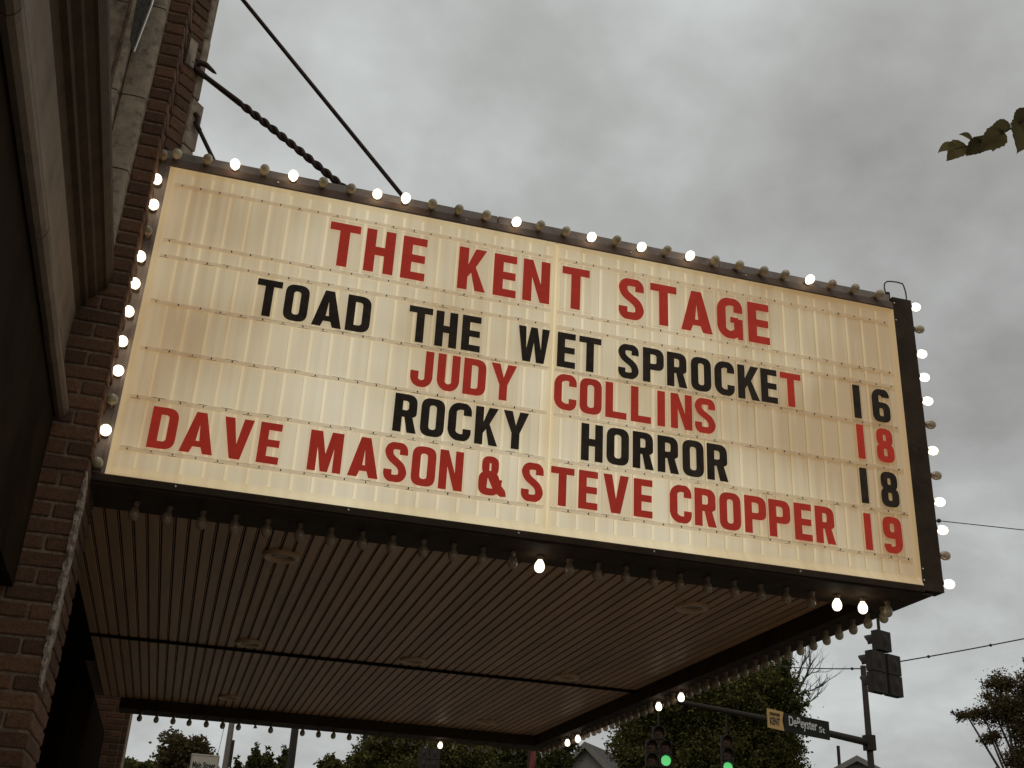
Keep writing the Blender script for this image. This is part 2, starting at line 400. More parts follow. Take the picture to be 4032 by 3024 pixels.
# splayed return above the canopy: one brick per course, then stone blocks that step out downwards
A_, B_ = Vector((-.056, .03, 0)), Vector((.018, .104, 0)); dsp = Vector((.7071, .7071, 0)); nsp = Vector((.7071, -.7071, 0))
core = [(-.20, .06), (-.075, .06), (-.045, .055), (.0, .10), (.02, .125), (.02, .5), (-.20, .5)]
G().prism(core, [], 1.60, 6.2, lambda u, v, d: Vector((u, v, d))).o('splay_core', M_mortar, bld)
spm = []
for k in range(3):
    gg = G().cbox((-.052, 0, -.029), (.052, .06, .029), .004 + .0015 * k); rq = random.Random(k)
    for v in gg.v: v += Vector((rq.uniform(-1, 1), rq.uniform(-1, 1), rq.uniform(-1, 1))) * .002
    spm.append(gg.m('brick', M_brick))
for k in range(36):
    z = 1.655 + k * HB; c = (A_ + B_) / 2
    o = ob('brick', random.choice(spm), pier, (c.x, c.y, z)); o.rotation_euler = (random.uniform(-.01, .01), 0, math.pi / 4 + random.uniform(-.02, .02))
qz = 1.50; k = 0
while qz < 5.6:
    h = (.36, .30, .40, .27)[k % 4]
    ln = .078 if qz + h * .5 < 2.12 else (.050 if qz + h * .5 < 2.52 else .022)
    gg = G().cbox((0, .0, .003), (ln + .012 * (k % 2), .10, h - .003), .007)
    rq = random.Random(k + 50)
    for v in gg.v: v += Vector((rq.uniform(-1, 1), rq.uniform(-1, 1), rq.uniform(-1, 1))) * .003
    o = ob('stone_block', gg.m('stone_block', M_stone), bld, (B_.x + .005, B_.y + .005, qz)); o.rotation_euler = (0, 0, math.pi / 4)
    qz += h; k += 1
# pale mortar smeared along the pier's corner below the canopy
g = G(); v = []; f = []; rq = random.Random(3); n_ = 40
for k in range(n_ + 1):
    z = -.06 - k * .022; e_ = min(1, k / 5, (n_ - k) / 9)
    for a, (x, y) in enumerate(((-.066, -.203), (-.050, -.206), (-.040, -.196), (-.042, -.15), (-.046, -.10))):
        jx = rq.uniform(-.004, .004); out_ = .35 + .65 * e_
        v.append((-.054 + (x + .054) * out_ + jx * (a not in (2,)), y + rq.uniform(-.003, .003), z))
for k in range(n_):
    for a in range(4): f.append((k * 5 + a, (k + 1) * 5 + a, (k + 1) * 5 + a + 1, k * 5 + a + 1))
g.add(v, f).o('mortar_smear', mat('pale_mortar', (.42, .34, .26), .95, var=.3, scale=60, bump=.8, bscale=150, dirt=(.14, .09, .06), dscale=24, dlo=.45, dhi=.62), pier)
# projecting pier at the far end, seen under the canopy
fp = G().box((-1.6, 9.308, GZ), (-.105, 10.2, 6.2)).o('end_pier', M_mortar, bld)
for k in range(16):
    z = -.42 + k * HB; odd = k % 2
    brick(fp, (-.152, 9.30, z), (-.098, 9.40, z + BH))
    x = -.164
    for ln in ((.10, .205, .205) if odd else (.205, .10, .205)):
        brick(fp, (x - ln, 9.30, z), (x, 9.36, z + BH)); x -= ln + .011
# ------------------------------------------------------------------ neighbouring shop building
shop = empty('shop_building', (-.8, -4, GZ), 'shop front with moulded brown cornice and stone window surround beside the theatre', 'building')
G().box((-1.6, -8.6, GZ), (-.72, -.205, 6.0)).o('wall', M_brickwall, shop)
crown = [(-.70, .90), (-.125, .90), (-.122, .85), (-.138, .796), (-.150, .792), (-.172, .772), (-.176, .748), (-.202, .730), (-.205, .700), (-.226, .690), (-.240, .650), (-.70, .650)]
band = [(-.70, .649), (-.240, .649), (-.246, .58), (-.246, .48), (-.236, .39), (-.216, .31), (-.192, .25), (-.180, .222), (-.70, .222)]
mould = [(-.70, .221), (-.184, .221), (-.175, .205), (-.177, .185), (-.187, .165), (-.203, .156), (-.222, .162), (-.236, .185), (-.25, .2), (-.70, .2)]
sh0 = lambda y: (-.2 - y) * .019
def sweep(name, pr, a, b, mt, jig=0, sm=False):
    G().prism(pr, [], 0, 1, lambda u, v, d: Vector((u + jig + sh0(b if d else a), b if d else a, v))).o(name, mt, shop)
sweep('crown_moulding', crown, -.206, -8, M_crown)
sweep('frieze_band', band, -.206, -8, M_cornice)
cuts = [-.206, -.985, -1.683, -2.7, -3.8, -5.0, -6.4, -8.0]
for a, b in zip(cuts, cuts[1:]):
    sweep('moulding_block', mould, a - .003, b + .003, M_cornice, random.uniform(-.002, .002))
    sweep('fascia_panel', [(-.68, -.57), (-.228, -.57), (-.228, .1995), (-.68, .1995)], a - .001, b + .001, M_fascia)
for k in range(4):
    G().box((-.72, -8 + k * 1.95, GZ + .5), (-.70, -8 + k * 1.95 + 1.8, -.62)).o('shop_window', M_glass, shop)
# stone window surround above the cornice: stacked blocks with a roll moulding
zz = .9; k = 0
while zz < 5:
    h = (.50, .42, .56, .38)[k % 4]
    pr = [(-.72, -.21), (-.72, -.26), (-.44, -.26), (-.42, -.235), (-.335, -.235), (-.325, -.262), (-.31, -.275), (-.285, -.27)]
    for a in range(9):
        t = math.pi * (1 - a / 8)
        pr.append((-.212 + .058 * math.cos(t), -.232 - .020 * math.sin(t) ** .5 if 0 < a < 8 else -.222))
    pr += [(-.150, -.205), (-.150, -.19)]
    g = G().prism(pr, [], 0, 1, lambda u, v, d, z=zz, h=h: Vector((u, v, z + .004 if not d else z + h - .004)))
    g.o('stone_block', M_stone, shop); zz += h; k += 1
# tilted-out window sash with its glass, high on the surround
sa = [on_y(597, 18, -.42), on_y(527, 203, -.36), on_y(515, 150, -.30), on_y(535, -40, -.30)]
sash = G().tube([sa[0] + Vector((0, 0, .25)), sa[0], sa[1]], .006, 6).o('window_sash', M_bright, shop)
up = Vector((0, 0, .45))
G().add([sa[1], sa[0], sa[0] + up, sa[3] + up, sa[2]] + [p + Vector((-.006, .006, 0)) for p in (sa[1], sa[0], sa[0] + up, sa[3] + up, sa[2])],
        [(0, 1, 2, 3, 4), (9, 8, 7, 6, 5), (0, 5, 6, 1), (1, 6, 7, 2), (2, 7, 8, 3), (3, 8, 9, 4), (4, 9, 5, 0)]).o('pane', mat('blue_grey_window_glass', (.12, .17, .18), .12, var=.6, scale=40, spec=.8), sash)

# ------------------------------------------------------------------ the marquee
W, H = 4.023, 1.62
mq = empty('theatre_marquee', (2, 3.3, 0), 'projecting theatre canopy with a backlit cream letter board and brown slatted underside', 'marquee')
# cabinet box behind the face
G().box((-.05, .03, .0), (4.12, .10, 1.70)).o('cabinet_back', M_black, mq)
G().box((-.05, .10, 1.60), (4.10, 6.62, 1.69)).o('roof_deck', M_black, mq)
G().box((4.06, .10, -.02), (4.125, 6.62, 1.69)).o('street_side_panel', M_frame, mq)
G().box((-.05, 6.62, -.02), (4.125, 6.68, 1.70)).o('far_side_panel', M_frame, mq)
# face panels: flat sheet with a coved flange all round, two halves meeting at x = 2
def face_panel(x0, x1):
    fl = .028; fz = .052; ft = .022
    xs = [x0, x0 + .004, x0 + .012, x0 + fl, x1 - fl, x1 - .012, x1 - .004, x1]
    yx = [-.020, -.018, -.006, 0, 0, -.006, -.018, -.020]
    zs = [0, .004, .016, .032, fz, H - ft, H - .010, H - .003, H]
    yz = [-.030, -.029, -.022, -.008, 0, 0, -.006, -.014, -.018]
    me = G(); v = []; f = []
    for j, z in enumerate(zs):
        for i, x in enumerate(xs):
            v.append((x, min(yx[i], yz[j]), z))
    n = len(xs)
    for j in range(len(zs) - 1):
        for i in range(n - 1):
            f.append((j * n + i, j * n + i + 1, (j + 1) * n + i + 1, (j + 1) * n + i))
    me.add(v, f)
    me.add([(x0, .006, 0), (x1, .006, 0), (x1, .006, H), (x0, .006, H)], [(3, 2, 1, 0)])
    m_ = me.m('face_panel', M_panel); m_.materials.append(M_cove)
    for p in m_.polygons:
        c = p.center
        if c.z < fz - .001 or c.z > H - ft or c.x < x0 + fl or c.x > x1 - fl: p.material_index = 1
        p.use_smooth = True
    return ob('face_panel', m_, mq)
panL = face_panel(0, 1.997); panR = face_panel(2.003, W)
G().box((1.994, -.010, .002), (2.006, -.004, H - .002)).o('seam_strip', M_cove, mq)
ribs_l = [.018 + .0968 * (k + 1) for k in range(20)]; ribs_r = [2.059 + .0976 * k for k in range(20)]
rib_me = None
def rib(x, parent):
    global rib_me
    if rib_me is None:
        z0, z1 = .056, H - .026
        v = []; f = []
        pr = [(-.0095, 0.0005), (-.0068, -.0048), (.0068, -.0048), (.0095, .0005)]
        for z in (z0, z1):
            for u, d in pr: v.append((u, d, z))
        for i in range(3): f.append((i, i + 1, i + 5, i + 4))
        f += [(3, 2, 1, 0), (4, 5, 6, 7)]
        rib_me = mesh('rib', v, f, M_rib); rib_me.materials.append(M_track); rib_me.polygons[0].material_index = 1; rib_me.polygons[2].material_index = 1  # rib flanks take the dimmer glow: side shading put into the colour
    return ob('rib', rib_me, parent, (x, 0, 0))
for x in ribs_l: rib(x, panL)
for x in ribs_r: rib(x, panR)
TR = [1.528, 1.210, 1.123, .875, .630, .385, .136]
for ti, z in enumerate(TR):
    for (x0, x1, par, rb) in ((.035, 1.985, panL, [.018] + ribs_l), (2.015, W - .035, panR, [1.962] + ribs_r)):
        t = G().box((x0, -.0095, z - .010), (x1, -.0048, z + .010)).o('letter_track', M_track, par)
        s = G(); rr = random.Random(ti * 7 + int(x0))
        for a in rb:
            x = a + .0484 + rr.uniform(-.007, .007)
            if not x0 + .01 < x < x1 - .01: continue
            s.lathe([(.0036, 0), (.0036, .003), (.0016, .0042)], 6)
            for q in s.v[-18:]:
                q.x, q.y, q.z = q.x + x, -.0095 - q.z, q.y + z + rr.uniform(-.003, .003)
            p = .85 if ti in (3, 4, 5) and x < 1.7 else .40
            if rr.random() < p:
                h = .0018 if ti != 5 else .0026
                dz = -.0085 if rr.random() < .7 else .008
                s.box((x - rr.uniform(.012, .033), -.0100, z + dz), (x + rr.uniform(.012, .030), -.0093, z + dz + h * rr.uniform(.6, 1)))  # thin dark dash, drawn for the shadows and gaps along the track
        so_ = s.o('track_screws_and_shadow_dashes', M_dark, t); so_['kind'] = 'stuff'
# frame rails
G().box((-.085, -.012, -.03), (-.018, .05, 1.66)).o('wall_end_rail', M_frame, mq)
G().box((-.0178, -.022, -.002), (-.0005, .02, H)).o('wall_end_retainer', M_frame, mq)
g = G(); pr = [(-.020, H + .0005), (-.024, H + .006), (-.020, H + .048), (-.008, H + .052), (.05, H + .052), (.05, H + .0005)]
g.prism([(p[1], -p[0]) for p in pr], [], -.018, 4.024, lambda u, v, d: Vector((d, -v, u))); g.o('top_retainer', M_rust, mq)
prev = -.085
for k, x in enumerate([1.675, 2.95, 4.02]):
    o = G().cbox((prev, -.006 - .003 * (k == 1), H + .0525), (x - .003, .10, 1.722), .003).o('top_raceway', M_frame, mq); prev = x
G().box((4.0235, -.024, -.022), (4.145, .06, 1.70)).o('street_end_rail', M_black, mq)
G().box((4.1455, -.012, -.018), (4.152, .06, 1.69)).o('end_rail_return', M_frame, mq)
g = G(); pr = [(-.032, -.0005), (-.036, -.006), (-.034, -.034), (-.02, -.037), (.05, -.037), (.05, -.0005)]
g.prism([(p[1], p[0]) for p in reversed(pr)], [], -.085, 4.023, lambda u, v, d: Vector((d, v, u))); g.o('bottom_retainer', M_black, mq)
for x in (.30, 1.06, 1.86, 2.54, 3.32):
    G().lathe([(.005, 0), (.005, .003), (.002, .005)], 8).m
    s = G().lathe([(.0048, 0), (.0048, .003), (.002, .005)], 8)
    for q in s.v: q.x, q.y, q.z = q.x + x, -.034 - q.z, q.y - .016
    s.o('screw', M_bright, mq)
for x in (.52, 1.50, 2.42, 3.10):
    s = G().lathe([(.0048, 0), (.0048, .003), (.002, .005)], 8)
    for q in s.v: q.x, q.y, q.z = q.x + x, -.022 - q.z, q.y + H + .028
    s.o('screw', M_bright, mq)
for z in (1.55, 1.66, .09, .03):
    s = G().lathe([(.0045, 0), (.0045, .003), (.002, .005)], 8)
    for q in s.v: q.x, q.y, q.z = q.x + 4.032, -.023 - q.z, q.y + z
    s.o('screw', M_bright, mq)
# perimeter beams round the recessed underside
G().box((-.085, -.018, -.045), (4.078, .32, -.0375)).o('near_beam', M_black, mq)
G().box((-.085, .10, -.0374), (4.06, .318, .06)).o('near_beam_core', M_black, mq)
G().box((3.889, .321, -.045), (4.078, 6.319, .06)).o('street_beam', M_black, mq)
G().box((-.085, 6.32, -.045), (4.078, 6.64, .06)).o('far_beam', M_black, mq)
G().box((-.24, .33, .062), (3.9, 6.34, .075)).o('soffit_backing', M_gap, mq)
pl = {}
def plank(x, y0, y1):
    k = round(y1 - y0, 2)
    if k not in pl:
        g = G(); h = (y1 - y0) / 2
        g.cbox((-.0285, -h, 0), (.0235, h, .012), .0025)
        g.box((.0285, -h, .005), (.0322, h, .010))
        pl[k] = g.m('soffit_plank', M_plank)
    o = ob('soffit_plank', pl[k], mq, (x, (y0 + y1) / 2, .050))
    return o
for k in range(61):
    x = -.205 + k * .0676
    plank(x, .322, 3.595); plank(x, 3.622, 6.318)
G().box((-.235, 3.590, .034), (3.888, 3.628, .0495)).o('seam_batten', M_gap, mq)
# recessed round downlights
for x in (.857, 2.04, 3.22):
    for y in (1.05, 3.34, 5.72):
        if x == 2.04 and y > 5: continue
        if x == 2.04 and y < 2: continue
        d = empty('downlight', (x, y, .05)); d.parent = mq; d.location = Vector((x, y, .05)) - AL[mq]
        pr = [(.058, .004), (.060, -.006), (.075, -.020), (.090, -.022), (.098, -.014), (.100, .001)]
        g = G(); v = []; f = []; S = 28
        for r_, h in pr:
            for k in range(S): v.append((x + r_ * math.cos(2 * math.pi * k / S), y + r_ * math.sin(2 * math.pi * k / S), .05 + h))
        for i in range(len(pr) - 1):
            for k in range(S): f.append((i * S + k, i * S + (k + 1) % S, (i + 1) * S + (k + 1) % S, (i + 1) * S + k))
        g.add(v, f); g.o('trim_ring', M_ring, d, True)
        G().lathe([(.005, -.010), (.035, -.008), (.059, .0)], 24, (x, y, .05)).o('lens', M_lens, d, True)
# black wire loop above the street end
pts = [(4.040, .05, 1.68), (4.036, .05, 1.76), (4.028, .05, 1.80), (4.033, .05, 1.830), (4.050, .05, 1.848), (4.079, .05, 1.855), (4.12, .05, 1.858), (4.155, .05, 1.854), (4.162, .05, 1.838), (4.170, .05, 1.80), (4.171, .05, 1.76), (4.163, .05, 1.735), (4.143, .05, 1.68)]
G().tube(pts, .0042, 8).o('cable_loop', M_ink, mq, True)
G().box((4.030, .03, 1.66), (4.048, .07, 1.765)).o('loop_bracket', M_black, mq)

# ------------------------------------------------------------------ sign letters
def rpoly(pts, rad, n=6):
    """closed polygon with rounded corners"""
    o = []; c = len(pts)
    for i in range(c):
        p = Vector(pts[i]); r = rad[i] if isinstance(rad, (list, tuple)) else rad
        if r <= 0: o.append((p.x, p.y)); continue
        a = (Vector(pts[i - 1]) - p); b = (Vector(pts[(i + 1) % c]) - p)
        r1 = min(r, a.length * .49, b.length * .49)
        a = a.normalized() * r1; b = b.normalized() * r1
        for k in range(n + 1):
            t = k / n; q = (p + a) * (1 - t) ** 2 + p * 2 * t * (1 - t) * 1.0 + (p + b) * t * t
            # pull the quadratic towards a circular arc
            o.append((q.x, q.y))
    return o
def rr(x0, y0, x1, y1, r):
    return rpoly([(x0, y0), (x1, y0), (x1, y1), (x0, y1)], r)
def ropen(pts, rad, n=7):
    o = [pts[0]]
    for i in range(1, len(pts) - 1):
        p = Vector(pts[i]); a = Vector(pts[i - 1]) - p; b = Vector(pts[i + 1]) - p
        r = min(rad[i], a.length * .5, b.length * .5)
        a = a.normalized(); b = b.normalized()
        ang = a.angle(b); rc = r * math.tan(ang / 2)
        ctr = p + (a + b).normalized() * (r / math.cos(ang / 2))
        s = (p + a * r) - ctr; e_ = (p + b * r) - ctr
        a0 = math.atan2(s.y, s.x); a1 = math.atan2(e_.y, e_.x); dlt = (a1 - a0 + math.pi) % (2 * math.pi) - math.pi
        for k in range(n + 1):
            t = a0 + dlt * k / n; o.append((ctr.x + rc * math.cos(t), ctr.y + rc * math.sin(t)))
    o.append(pts[-1]); return o
def ribbon(pts, rad, hx, hy):
    c = ropen(pts, rad); l = []; r = []
    for i, p in enumerate(c):
        p = Vector(p); t = (Vector(c[min(i + 1, len(c) - 1)]) - Vector(c[max(i - 1, 0)])).normalized(); nrm = Vector((-t.y, t.x))
        off = Vector((nrm.x * hx, nrm.y * hy)) if abs(nrm.x * nrm.y) < .2 else nrm * ((hx + hy) / 2)
        l.append(tuple(p + off)); r.append(tuple(p - off))
    return l + r[::-1]
def glyph(ch, w):
    t, b = .205, .175
    P = lambda *q: [([*q], [])]
    h = t / 2; hb = .088
    rc = .20
    if ch == 'T': return P((w / 2 - t / 2, 0), (w / 2 + t / 2, 0), (w / 2 + t / 2, 1 - b), (w, 1 - b), (w, 1), (0, 1), (0, 1 - b), (w / 2 - t / 2, 1 - b))
    if ch in 'I1': return P((0, 0), (w, 0), (w, 1), (0, 1))
    if ch == 'H': return P((0, 0), (t, 0), (t, .5 - b * .55), (w - t, .5 - b * .55), (w - t, 0), (w, 0), (w, 1), (w - t, 1), (w - t, .5 + b * .55), (t, .5 + b * .55), (t, 1), (0, 1))
    if ch == 'E': return P((0, 0), (w, 0), (w, b), (t, b), (t, .5 - b * .5), (w * .96, .5 - b * .5), (w * .96, .5 + b * .5), (t, .5 + b * .5), (t, 1 - b), (w, 1 - b), (w, 1), (0, 1))
    if ch == 'L': return P((0, 0), (w, 0), (w, b * 1.05), (t, b * 1.05), (t, 1), (0, 1))
    if ch == 'K': return P((0, 0), (t, 0), (t, .30), (t + .075, .42), (w - t * 1.08, 0), (w, 0), (w * .62, .56), (w * .99, 1), (w * .99 - t * 1.15, 1), (t, .60), (t, 1), (0, 1))
    if ch == 'N': return P((0, 0), (t * .95, 0), (t * .95, .60), (w - t, 0), (w, 0), (w, 1), (w - t * .95, 1), (w - t * .95, .42), (t, 1), (0, 1))
    if ch == 'M': return P((0, 0), (t * .95, 0), (t * .95, .60), (w / 2 - t * .42, 0), (w / 2 + t * .42, 0), (w - t * .95, .60), (w - t * .95, 0), (w, 0), (w, 1), (w - t * 1.35, 1), (w / 2, .44), (t * 1.35, 1), (0, 1))
    if ch == 'W': return P((w * .16, 0), (w * .16 + t, 0), (w / 2, .58), (w * .84 - t, 0), (w * .84, 0), (w, 1), (w - t * .98, 1), (w * .735, .36), (w / 2 + t * .42, 1), (w / 2 - t * .42, 1), (w * .265, .36), (t * .98, 1), (0, 1))
    if ch == 'V': return P((w / 2 - t * .58, 0), (w / 2 + t * .58, 0), (w, 1), (w - t * 1.1, 1), (w / 2, .36), (t * 1.1, 1), (0, 1))
    if ch == 'A': return [([(0, 0), (t * 1.08, 0), (t * 1.08 + .055, .155), (w - t * 1.08 - .055, .155), (w - t * 1.08, 0), (w, 0), (w / 2 + t * .56, 1), (w / 2 - t * .56, 1)], [[(t * 1.08 + .105, .295), (w - t * 1.08 - .105, .295), (w / 2, .70)]])]
    if ch == 'Y': return P((w / 2 - h, 0), (w / 2 + h, 0), (w / 2 + h, .42), (w, 1), (w - t * 1.12, 1), (w / 2, .62), (t * 1.12, 1), (0, 1), (w / 2 - h, .42))
    if ch == 'O': return [(rr(0, 0, w, 1, .24), [rr(t, b, w - t, 1 - b, .14)])]
    if ch == 'D': return [(rpoly([(0, 0), (w, 0), (w, 1), (0, 1)], [0, .26, .26, 0]), [rpoly([(t, b), (w - t, b), (w - t, 1 - b), (t, 1 - b)], [0, .12, .12, 0])])]
    if ch == 'P': return [(rpoly([(0, 0), (t, 0), (t, .37), (w, .37), (w, 1), (0, 1)], [0, 0, 0, .24, .24, 0]), [rpoly([(t, .37 + b), (w - t, .37 + b), (w - t, 1 - b), (t, 1 - b)], [0, .08, .08, 0])])]
    if ch == 'R': return [(rpoly([(0, 0), (t, 0), (t, .40), (w * .46, .40), (w - t * 1.1, 0), (w, 0), (w * .80, .405), (w * .97, .46), (w * .97, 1), (0, 1)], [0, 0, 0, 0, 0, 0, 0, .13, .24, 0]), [rpoly([(t, .40 + b), (w * .97 - t, .40 + b), (w * .97 - t, 1 - b), (t, 1 - b)], [0, .08, .08, 0])])]
    if ch == 'U': return [(ribbon([(h, 1), (h, hb), (w - h, hb), (w - h, 1)], [0, rc, rc, 0], h, hb), [])]
    if ch == 'J': return [(ribbon([(w - h, 1), (w - h, hb), (h, hb), (h, .42)], [0, rc, rc, 0], h, hb), [])]
    if ch == 'C': return [(ribbon([(w - h, .68), (w - h, 1 - hb), (h, 1 - hb), (h, hb), (w - h, hb), (w - h, .32)], [0, rc, rc, rc, rc, 0], h, hb), [])]
    if ch == 'S': return [(ribbon([(w - h, .70), (w - h, 1 - hb), (h, 1 - hb), (h, .64), (w - h, .38), (w - h, hb), (h, hb), (h, .30)], [0, .19, .19, .15, .15, .19, .19, 0], h * .96, hb), [])]
    if ch == 'G': return [(ribbon([(w - h, .66), (w - h, 1 - hb), (h, 1 - hb), (h, hb), (w - h, hb), (w - h, .50)], [0, rc, rc, rc, rc, 0], h, hb), []), ([(w * .52, .40), (w - h, .40), (w - h, .53), (w * .52, .53)], []), ([(w * .80, 0), (w, 0), (w, .30), (w * .80, .20)], [])]
    if ch == '8': return [(rr(.02, .47, w - .02, 1, .22), [rr(t + .01, .47 + b * .9, w - t - .01, 1 - b, .11)]), (rr(0, 0, w, .55, .22), [rr(t, b, w - t, .55 - b * .8, .11)])]
    if ch in '69':
        q = [(rr(0, 0, w, .60, .22), [rr(t, b, w - t, .60 - b, .12)]), (ribbon([(h, .28), (h, 1 - hb), (w - h, 1 - hb), (w - h, .76)], [0, rc, rc, 0], h, hb), [])]
        if ch == '9': q = [([(w - x, 1 - y) for x, y in a], [[(w - x, 1 - y) for x, y in hh] for hh in hs]) for a, hs in q]
        return q
    if ch == '&':
        a = w * .74
        return [(rr(.10 * w, .50, .70 * w, 1, .20), [rr(.10 * w + t * .9, .62, .70 * w - t * .9, 1 - b, .09)]),
                (rr(0, 0, a, .60, .22), [rpoly([(t, b), (a - t * .75, b), (t + .02, .46)], .04)]),
                ([(w * .30, .50), (w * .44, .56), (w * .96, .16), (w, .02), (w * .80, 0), (w * .66, .06)], []),
                ([(w * .58, .20), (w * .80, .20), (w * .84, .42), (w * .60, .42)], [])]
ROWS = [
 (1.241, .247, 'r', [('THE', [('T', .81, .964), ('H', .996, 1.145), ('E', 1.184, 1.308)]), ('KENT', [('K', 1.479, 1.626), ('E', 1.667, 1.789), ('N', 1.825, 1.971), ('T', 2.038, 2.189)]), ('STAGE', [('S', 2.354, 2.498), ('T', 2.535, 2.686), ('A', 2.711, 2.892), ('G', 2.922, 3.072), ('E', 3.105, 3.231)])]),
 (.894, .197, 'b', [('TOAD', [('T', .503, .623), ('O', .641, .756), ('A', .781, .925), ('D', .943, 1.061)]), ('THE', [('T', 1.251, 1.37), ('H', 1.388, 1.499), ('E', 1.523, 1.62)]), ('WET', [('W', 1.816, 1.981), ('E', 2.024, 2.121), ('T', 2.141, 2.261)]), ('SPROCKET', [('S', 2.355, 2.469), ('P', 2.492, 2.608), ('R', 2.626, 2.739), ('O', 2.762, 2.876), ('C', 2.896, 3.01), ('K', 3.03, 3.154), ('E', 3.165, 3.26), ('T', 3.28, 3.402)]), ('16', [('1', 3.717, 3.759), ('6', 3.832, 3.939)])]),
 (.659, .196, 'r', [('JUDY', [('J', 1.284, 1.394), ('U', 1.416, 1.528), ('D', 1.547, 1.661), ('Y', 1.686, 1.817)]), ('COLLINS', [('C', 2.016, 2.134), ('O', 2.151, 2.268), ('L', 2.289, 2.402), ('L', 2.426, 2.535), ('I', 2.571, 2.612), ('N', 2.645, 2.763), ('S', 2.778, 2.894)]), ('18', [('1', 3.72, 3.761), ('8', 3.835, 3.939)])]),
 (.409, .197, 'b', [('ROCKY', [('R', 1.223, 1.337), ('O', 1.354, 1.47), ('C', 1.488, 1.603), ('K', 1.623, 1.738), ('Y', 1.762, 1.891)]), ('HORROR', [('H', 2.165, 2.278), ('O', 2.298, 2.416), ('R', 2.437, 2.549), ('R', 2.571, 2.685), ('O', 2.706, 2.822), ('R', 2.84, 2.955)]), ('18', [('1', 3.716, 3.758), ('8', 3.836, 3.941)])]),
 (.156, .197, 'r', [('DAVE', [('D', .144, .261), ('A', .284, .429), ('V', .46, .592), ('E', .622, .72)]), ('MASON', [('M', .851, 1.005), ('A', 1.037, 1.179), ('S', 1.201, 1.311), ('O', 1.332, 1.447), ('N', 1.464, 1.579)]), ('&', [('&', 1.657, 1.795)]), ('STEVE', [('S', 1.867, 1.978), ('T', 2.015, 2.134), ('E', 2.157, 2.255), ('V', 2.284, 2.416), ('E', 2.443, 2.541)]), ('CROPPER', [('C', 2.634, 2.75), ('R', 2.767, 2.883), ('O', 2.902, 3.017), ('P', 3.039, 3.158), ('P', 3.174, 3.293), ('E', 3.316, 3.413), ('R', 3.435, 3.545)]), ('19', [('1', 3.717, 3.757), ('9', 3.827, 3.935)])])]
ORD = ['first', 'second', 'third', 'fourth', 'fifth', 'sixth', 'seventh', 'eighth']
LINE = ['top', 'second', 'third', 'fourth', 'bottom']
for li, (zb, hh, cc, words_) in enumerate(ROWS):
    for wi, (wd, ls) in enumerate(words_):
        num = wd.isdigit()
        for ci, (ch, xl, xr) in enumerate(ls):
            red = (cc == 'r') or (li == 1 and wd == 'SPROCKET' and ci == 7)
            if num: red = li in (2, 4)
            xl2, xr2 = xl, xr
            g = G(); wv = (xr2 - xl2) / hh
            tilt = random.uniform(-.004, .004); dz = random.uniform(-.0015, .0015)
            for pi_, (o_, hs) in enumerate(glyph(ch, wv)):
                fr = -.0150 - .0004 * pi_
                g.prism(o_, hs, fr, -.0118, lambda u, v, d: Vector((u * hh - (xr2 - xl2) / 2 + tilt * v * hh, d, v * hh)))
            colr = 'red' if red else 'black'
            if num: lab = f'{colr} numeral {ch}, {ORD[ci]} digit of the number ending the {LINE[li]} line of the sign'
            elif wd == '&': lab = 'red ampersand in the bottom line of the lit sign'
            else: lab = f'{colr} letter {ch}, {ORD[ci]} letter of the {ORD[wi]} word in the {LINE[li]} line of the sign'
            o = ob('sign_numeral' if num else 'sign_letter', g.m('sign_letter', M_red if red else M_blk), None, ((xl + xr) / 2, 0, zb + dz))
            props(o, lab, 'numeral' if num else ('symbol' if wd == '&' else 'letter'), 'numbers on the letter board' if num else 'letters on the letter board')
            # clear acrylic carrier sheet behind the letter, held in the tracks
            hw = (xr2 - xl2) / 2 + .0085; zt, zl = hh + .018, -.014
            gp = G().box((-hw, -.0116, zl), (hw, -.0098, zt))
            me = gp.m('carrier_pane', M_pane); me.materials.append(M_paneedge)
            for p in me.polygons:
                if abs(p.normal.y) < .5: p.material_index = 1
            ob('carrier_pane', me, o, AL[o])

# ------------------------------------------------------------------ light bulbs
glb = [(a_ * .945, b_) for a_, b_ in [(.0120, .022), (.0130, .028), (.0185, .036), (.0238, .046), (.0258, .055), (.0260, .061), (.0247, .070), (.0205, .079), (.0125, .0855), (.003, .088)]]
soc = [(.0170, -.004), (.0170, .010), (.0145, .012), (.0140, .024), (.0115, .026)]
globe = {k: G().lathe(glb, 16).m('globe', mm, True) for k, mm in (('lit', M_lit), ('frosted', M_frost), ('clear', M_clear))}
half = G().lathe([(.0105, .030), (.0112, .036), (.0150, .044), (.0195, .052)], 16).m('globe', M_frost, True)
socket_me = G().lathe(soc, 12).m('socket', M_socket, True)
stem_me = G().lathe([(.005, .030), (.0035, .045), (.006, .056), (.0015, .062)], 8).m('filament_stem', M_fila, True)
def nth(k):
    return f"{k}{'th' if 10 < k % 100 < 14 else {1: 'st', 2: 'nd', 3: 'rd'}.get(k % 10, 'th')}"
def bulb(loc, d, kind, where, grp, broken=False):
    txt = {'lit': 'glowing white', 'frosted': 'unlit frosted tan', 'clear': 'unlit clear glass'}[kind]
    r = empty('light_bulb', loc, f'{txt} bulb, {where}', 'light bulb', grp)
    if broken: r['label'] = f'broken half bulb, {where}'
    r.rotation_euler = (Vector(d) + Vector([random.uniform(-.10, .10) for _ in range(3)])).to_track_quat('Z', 'Y').to_euler()
    for nm, me in (('globe', half if broken else globe[kind]), ('socket', socket_me)) + ((('filament_stem', stem_me),) if kind == 'clear' else ()):
        o = bpy.data.objects.new(nm, me); col.objects.link(o); o.parent = r; AL[o] = Vector(loc)
    return r
top_lit = {2, 4, 7, 8, 12, 15, 17, 19, 24}; top_clear = {25}
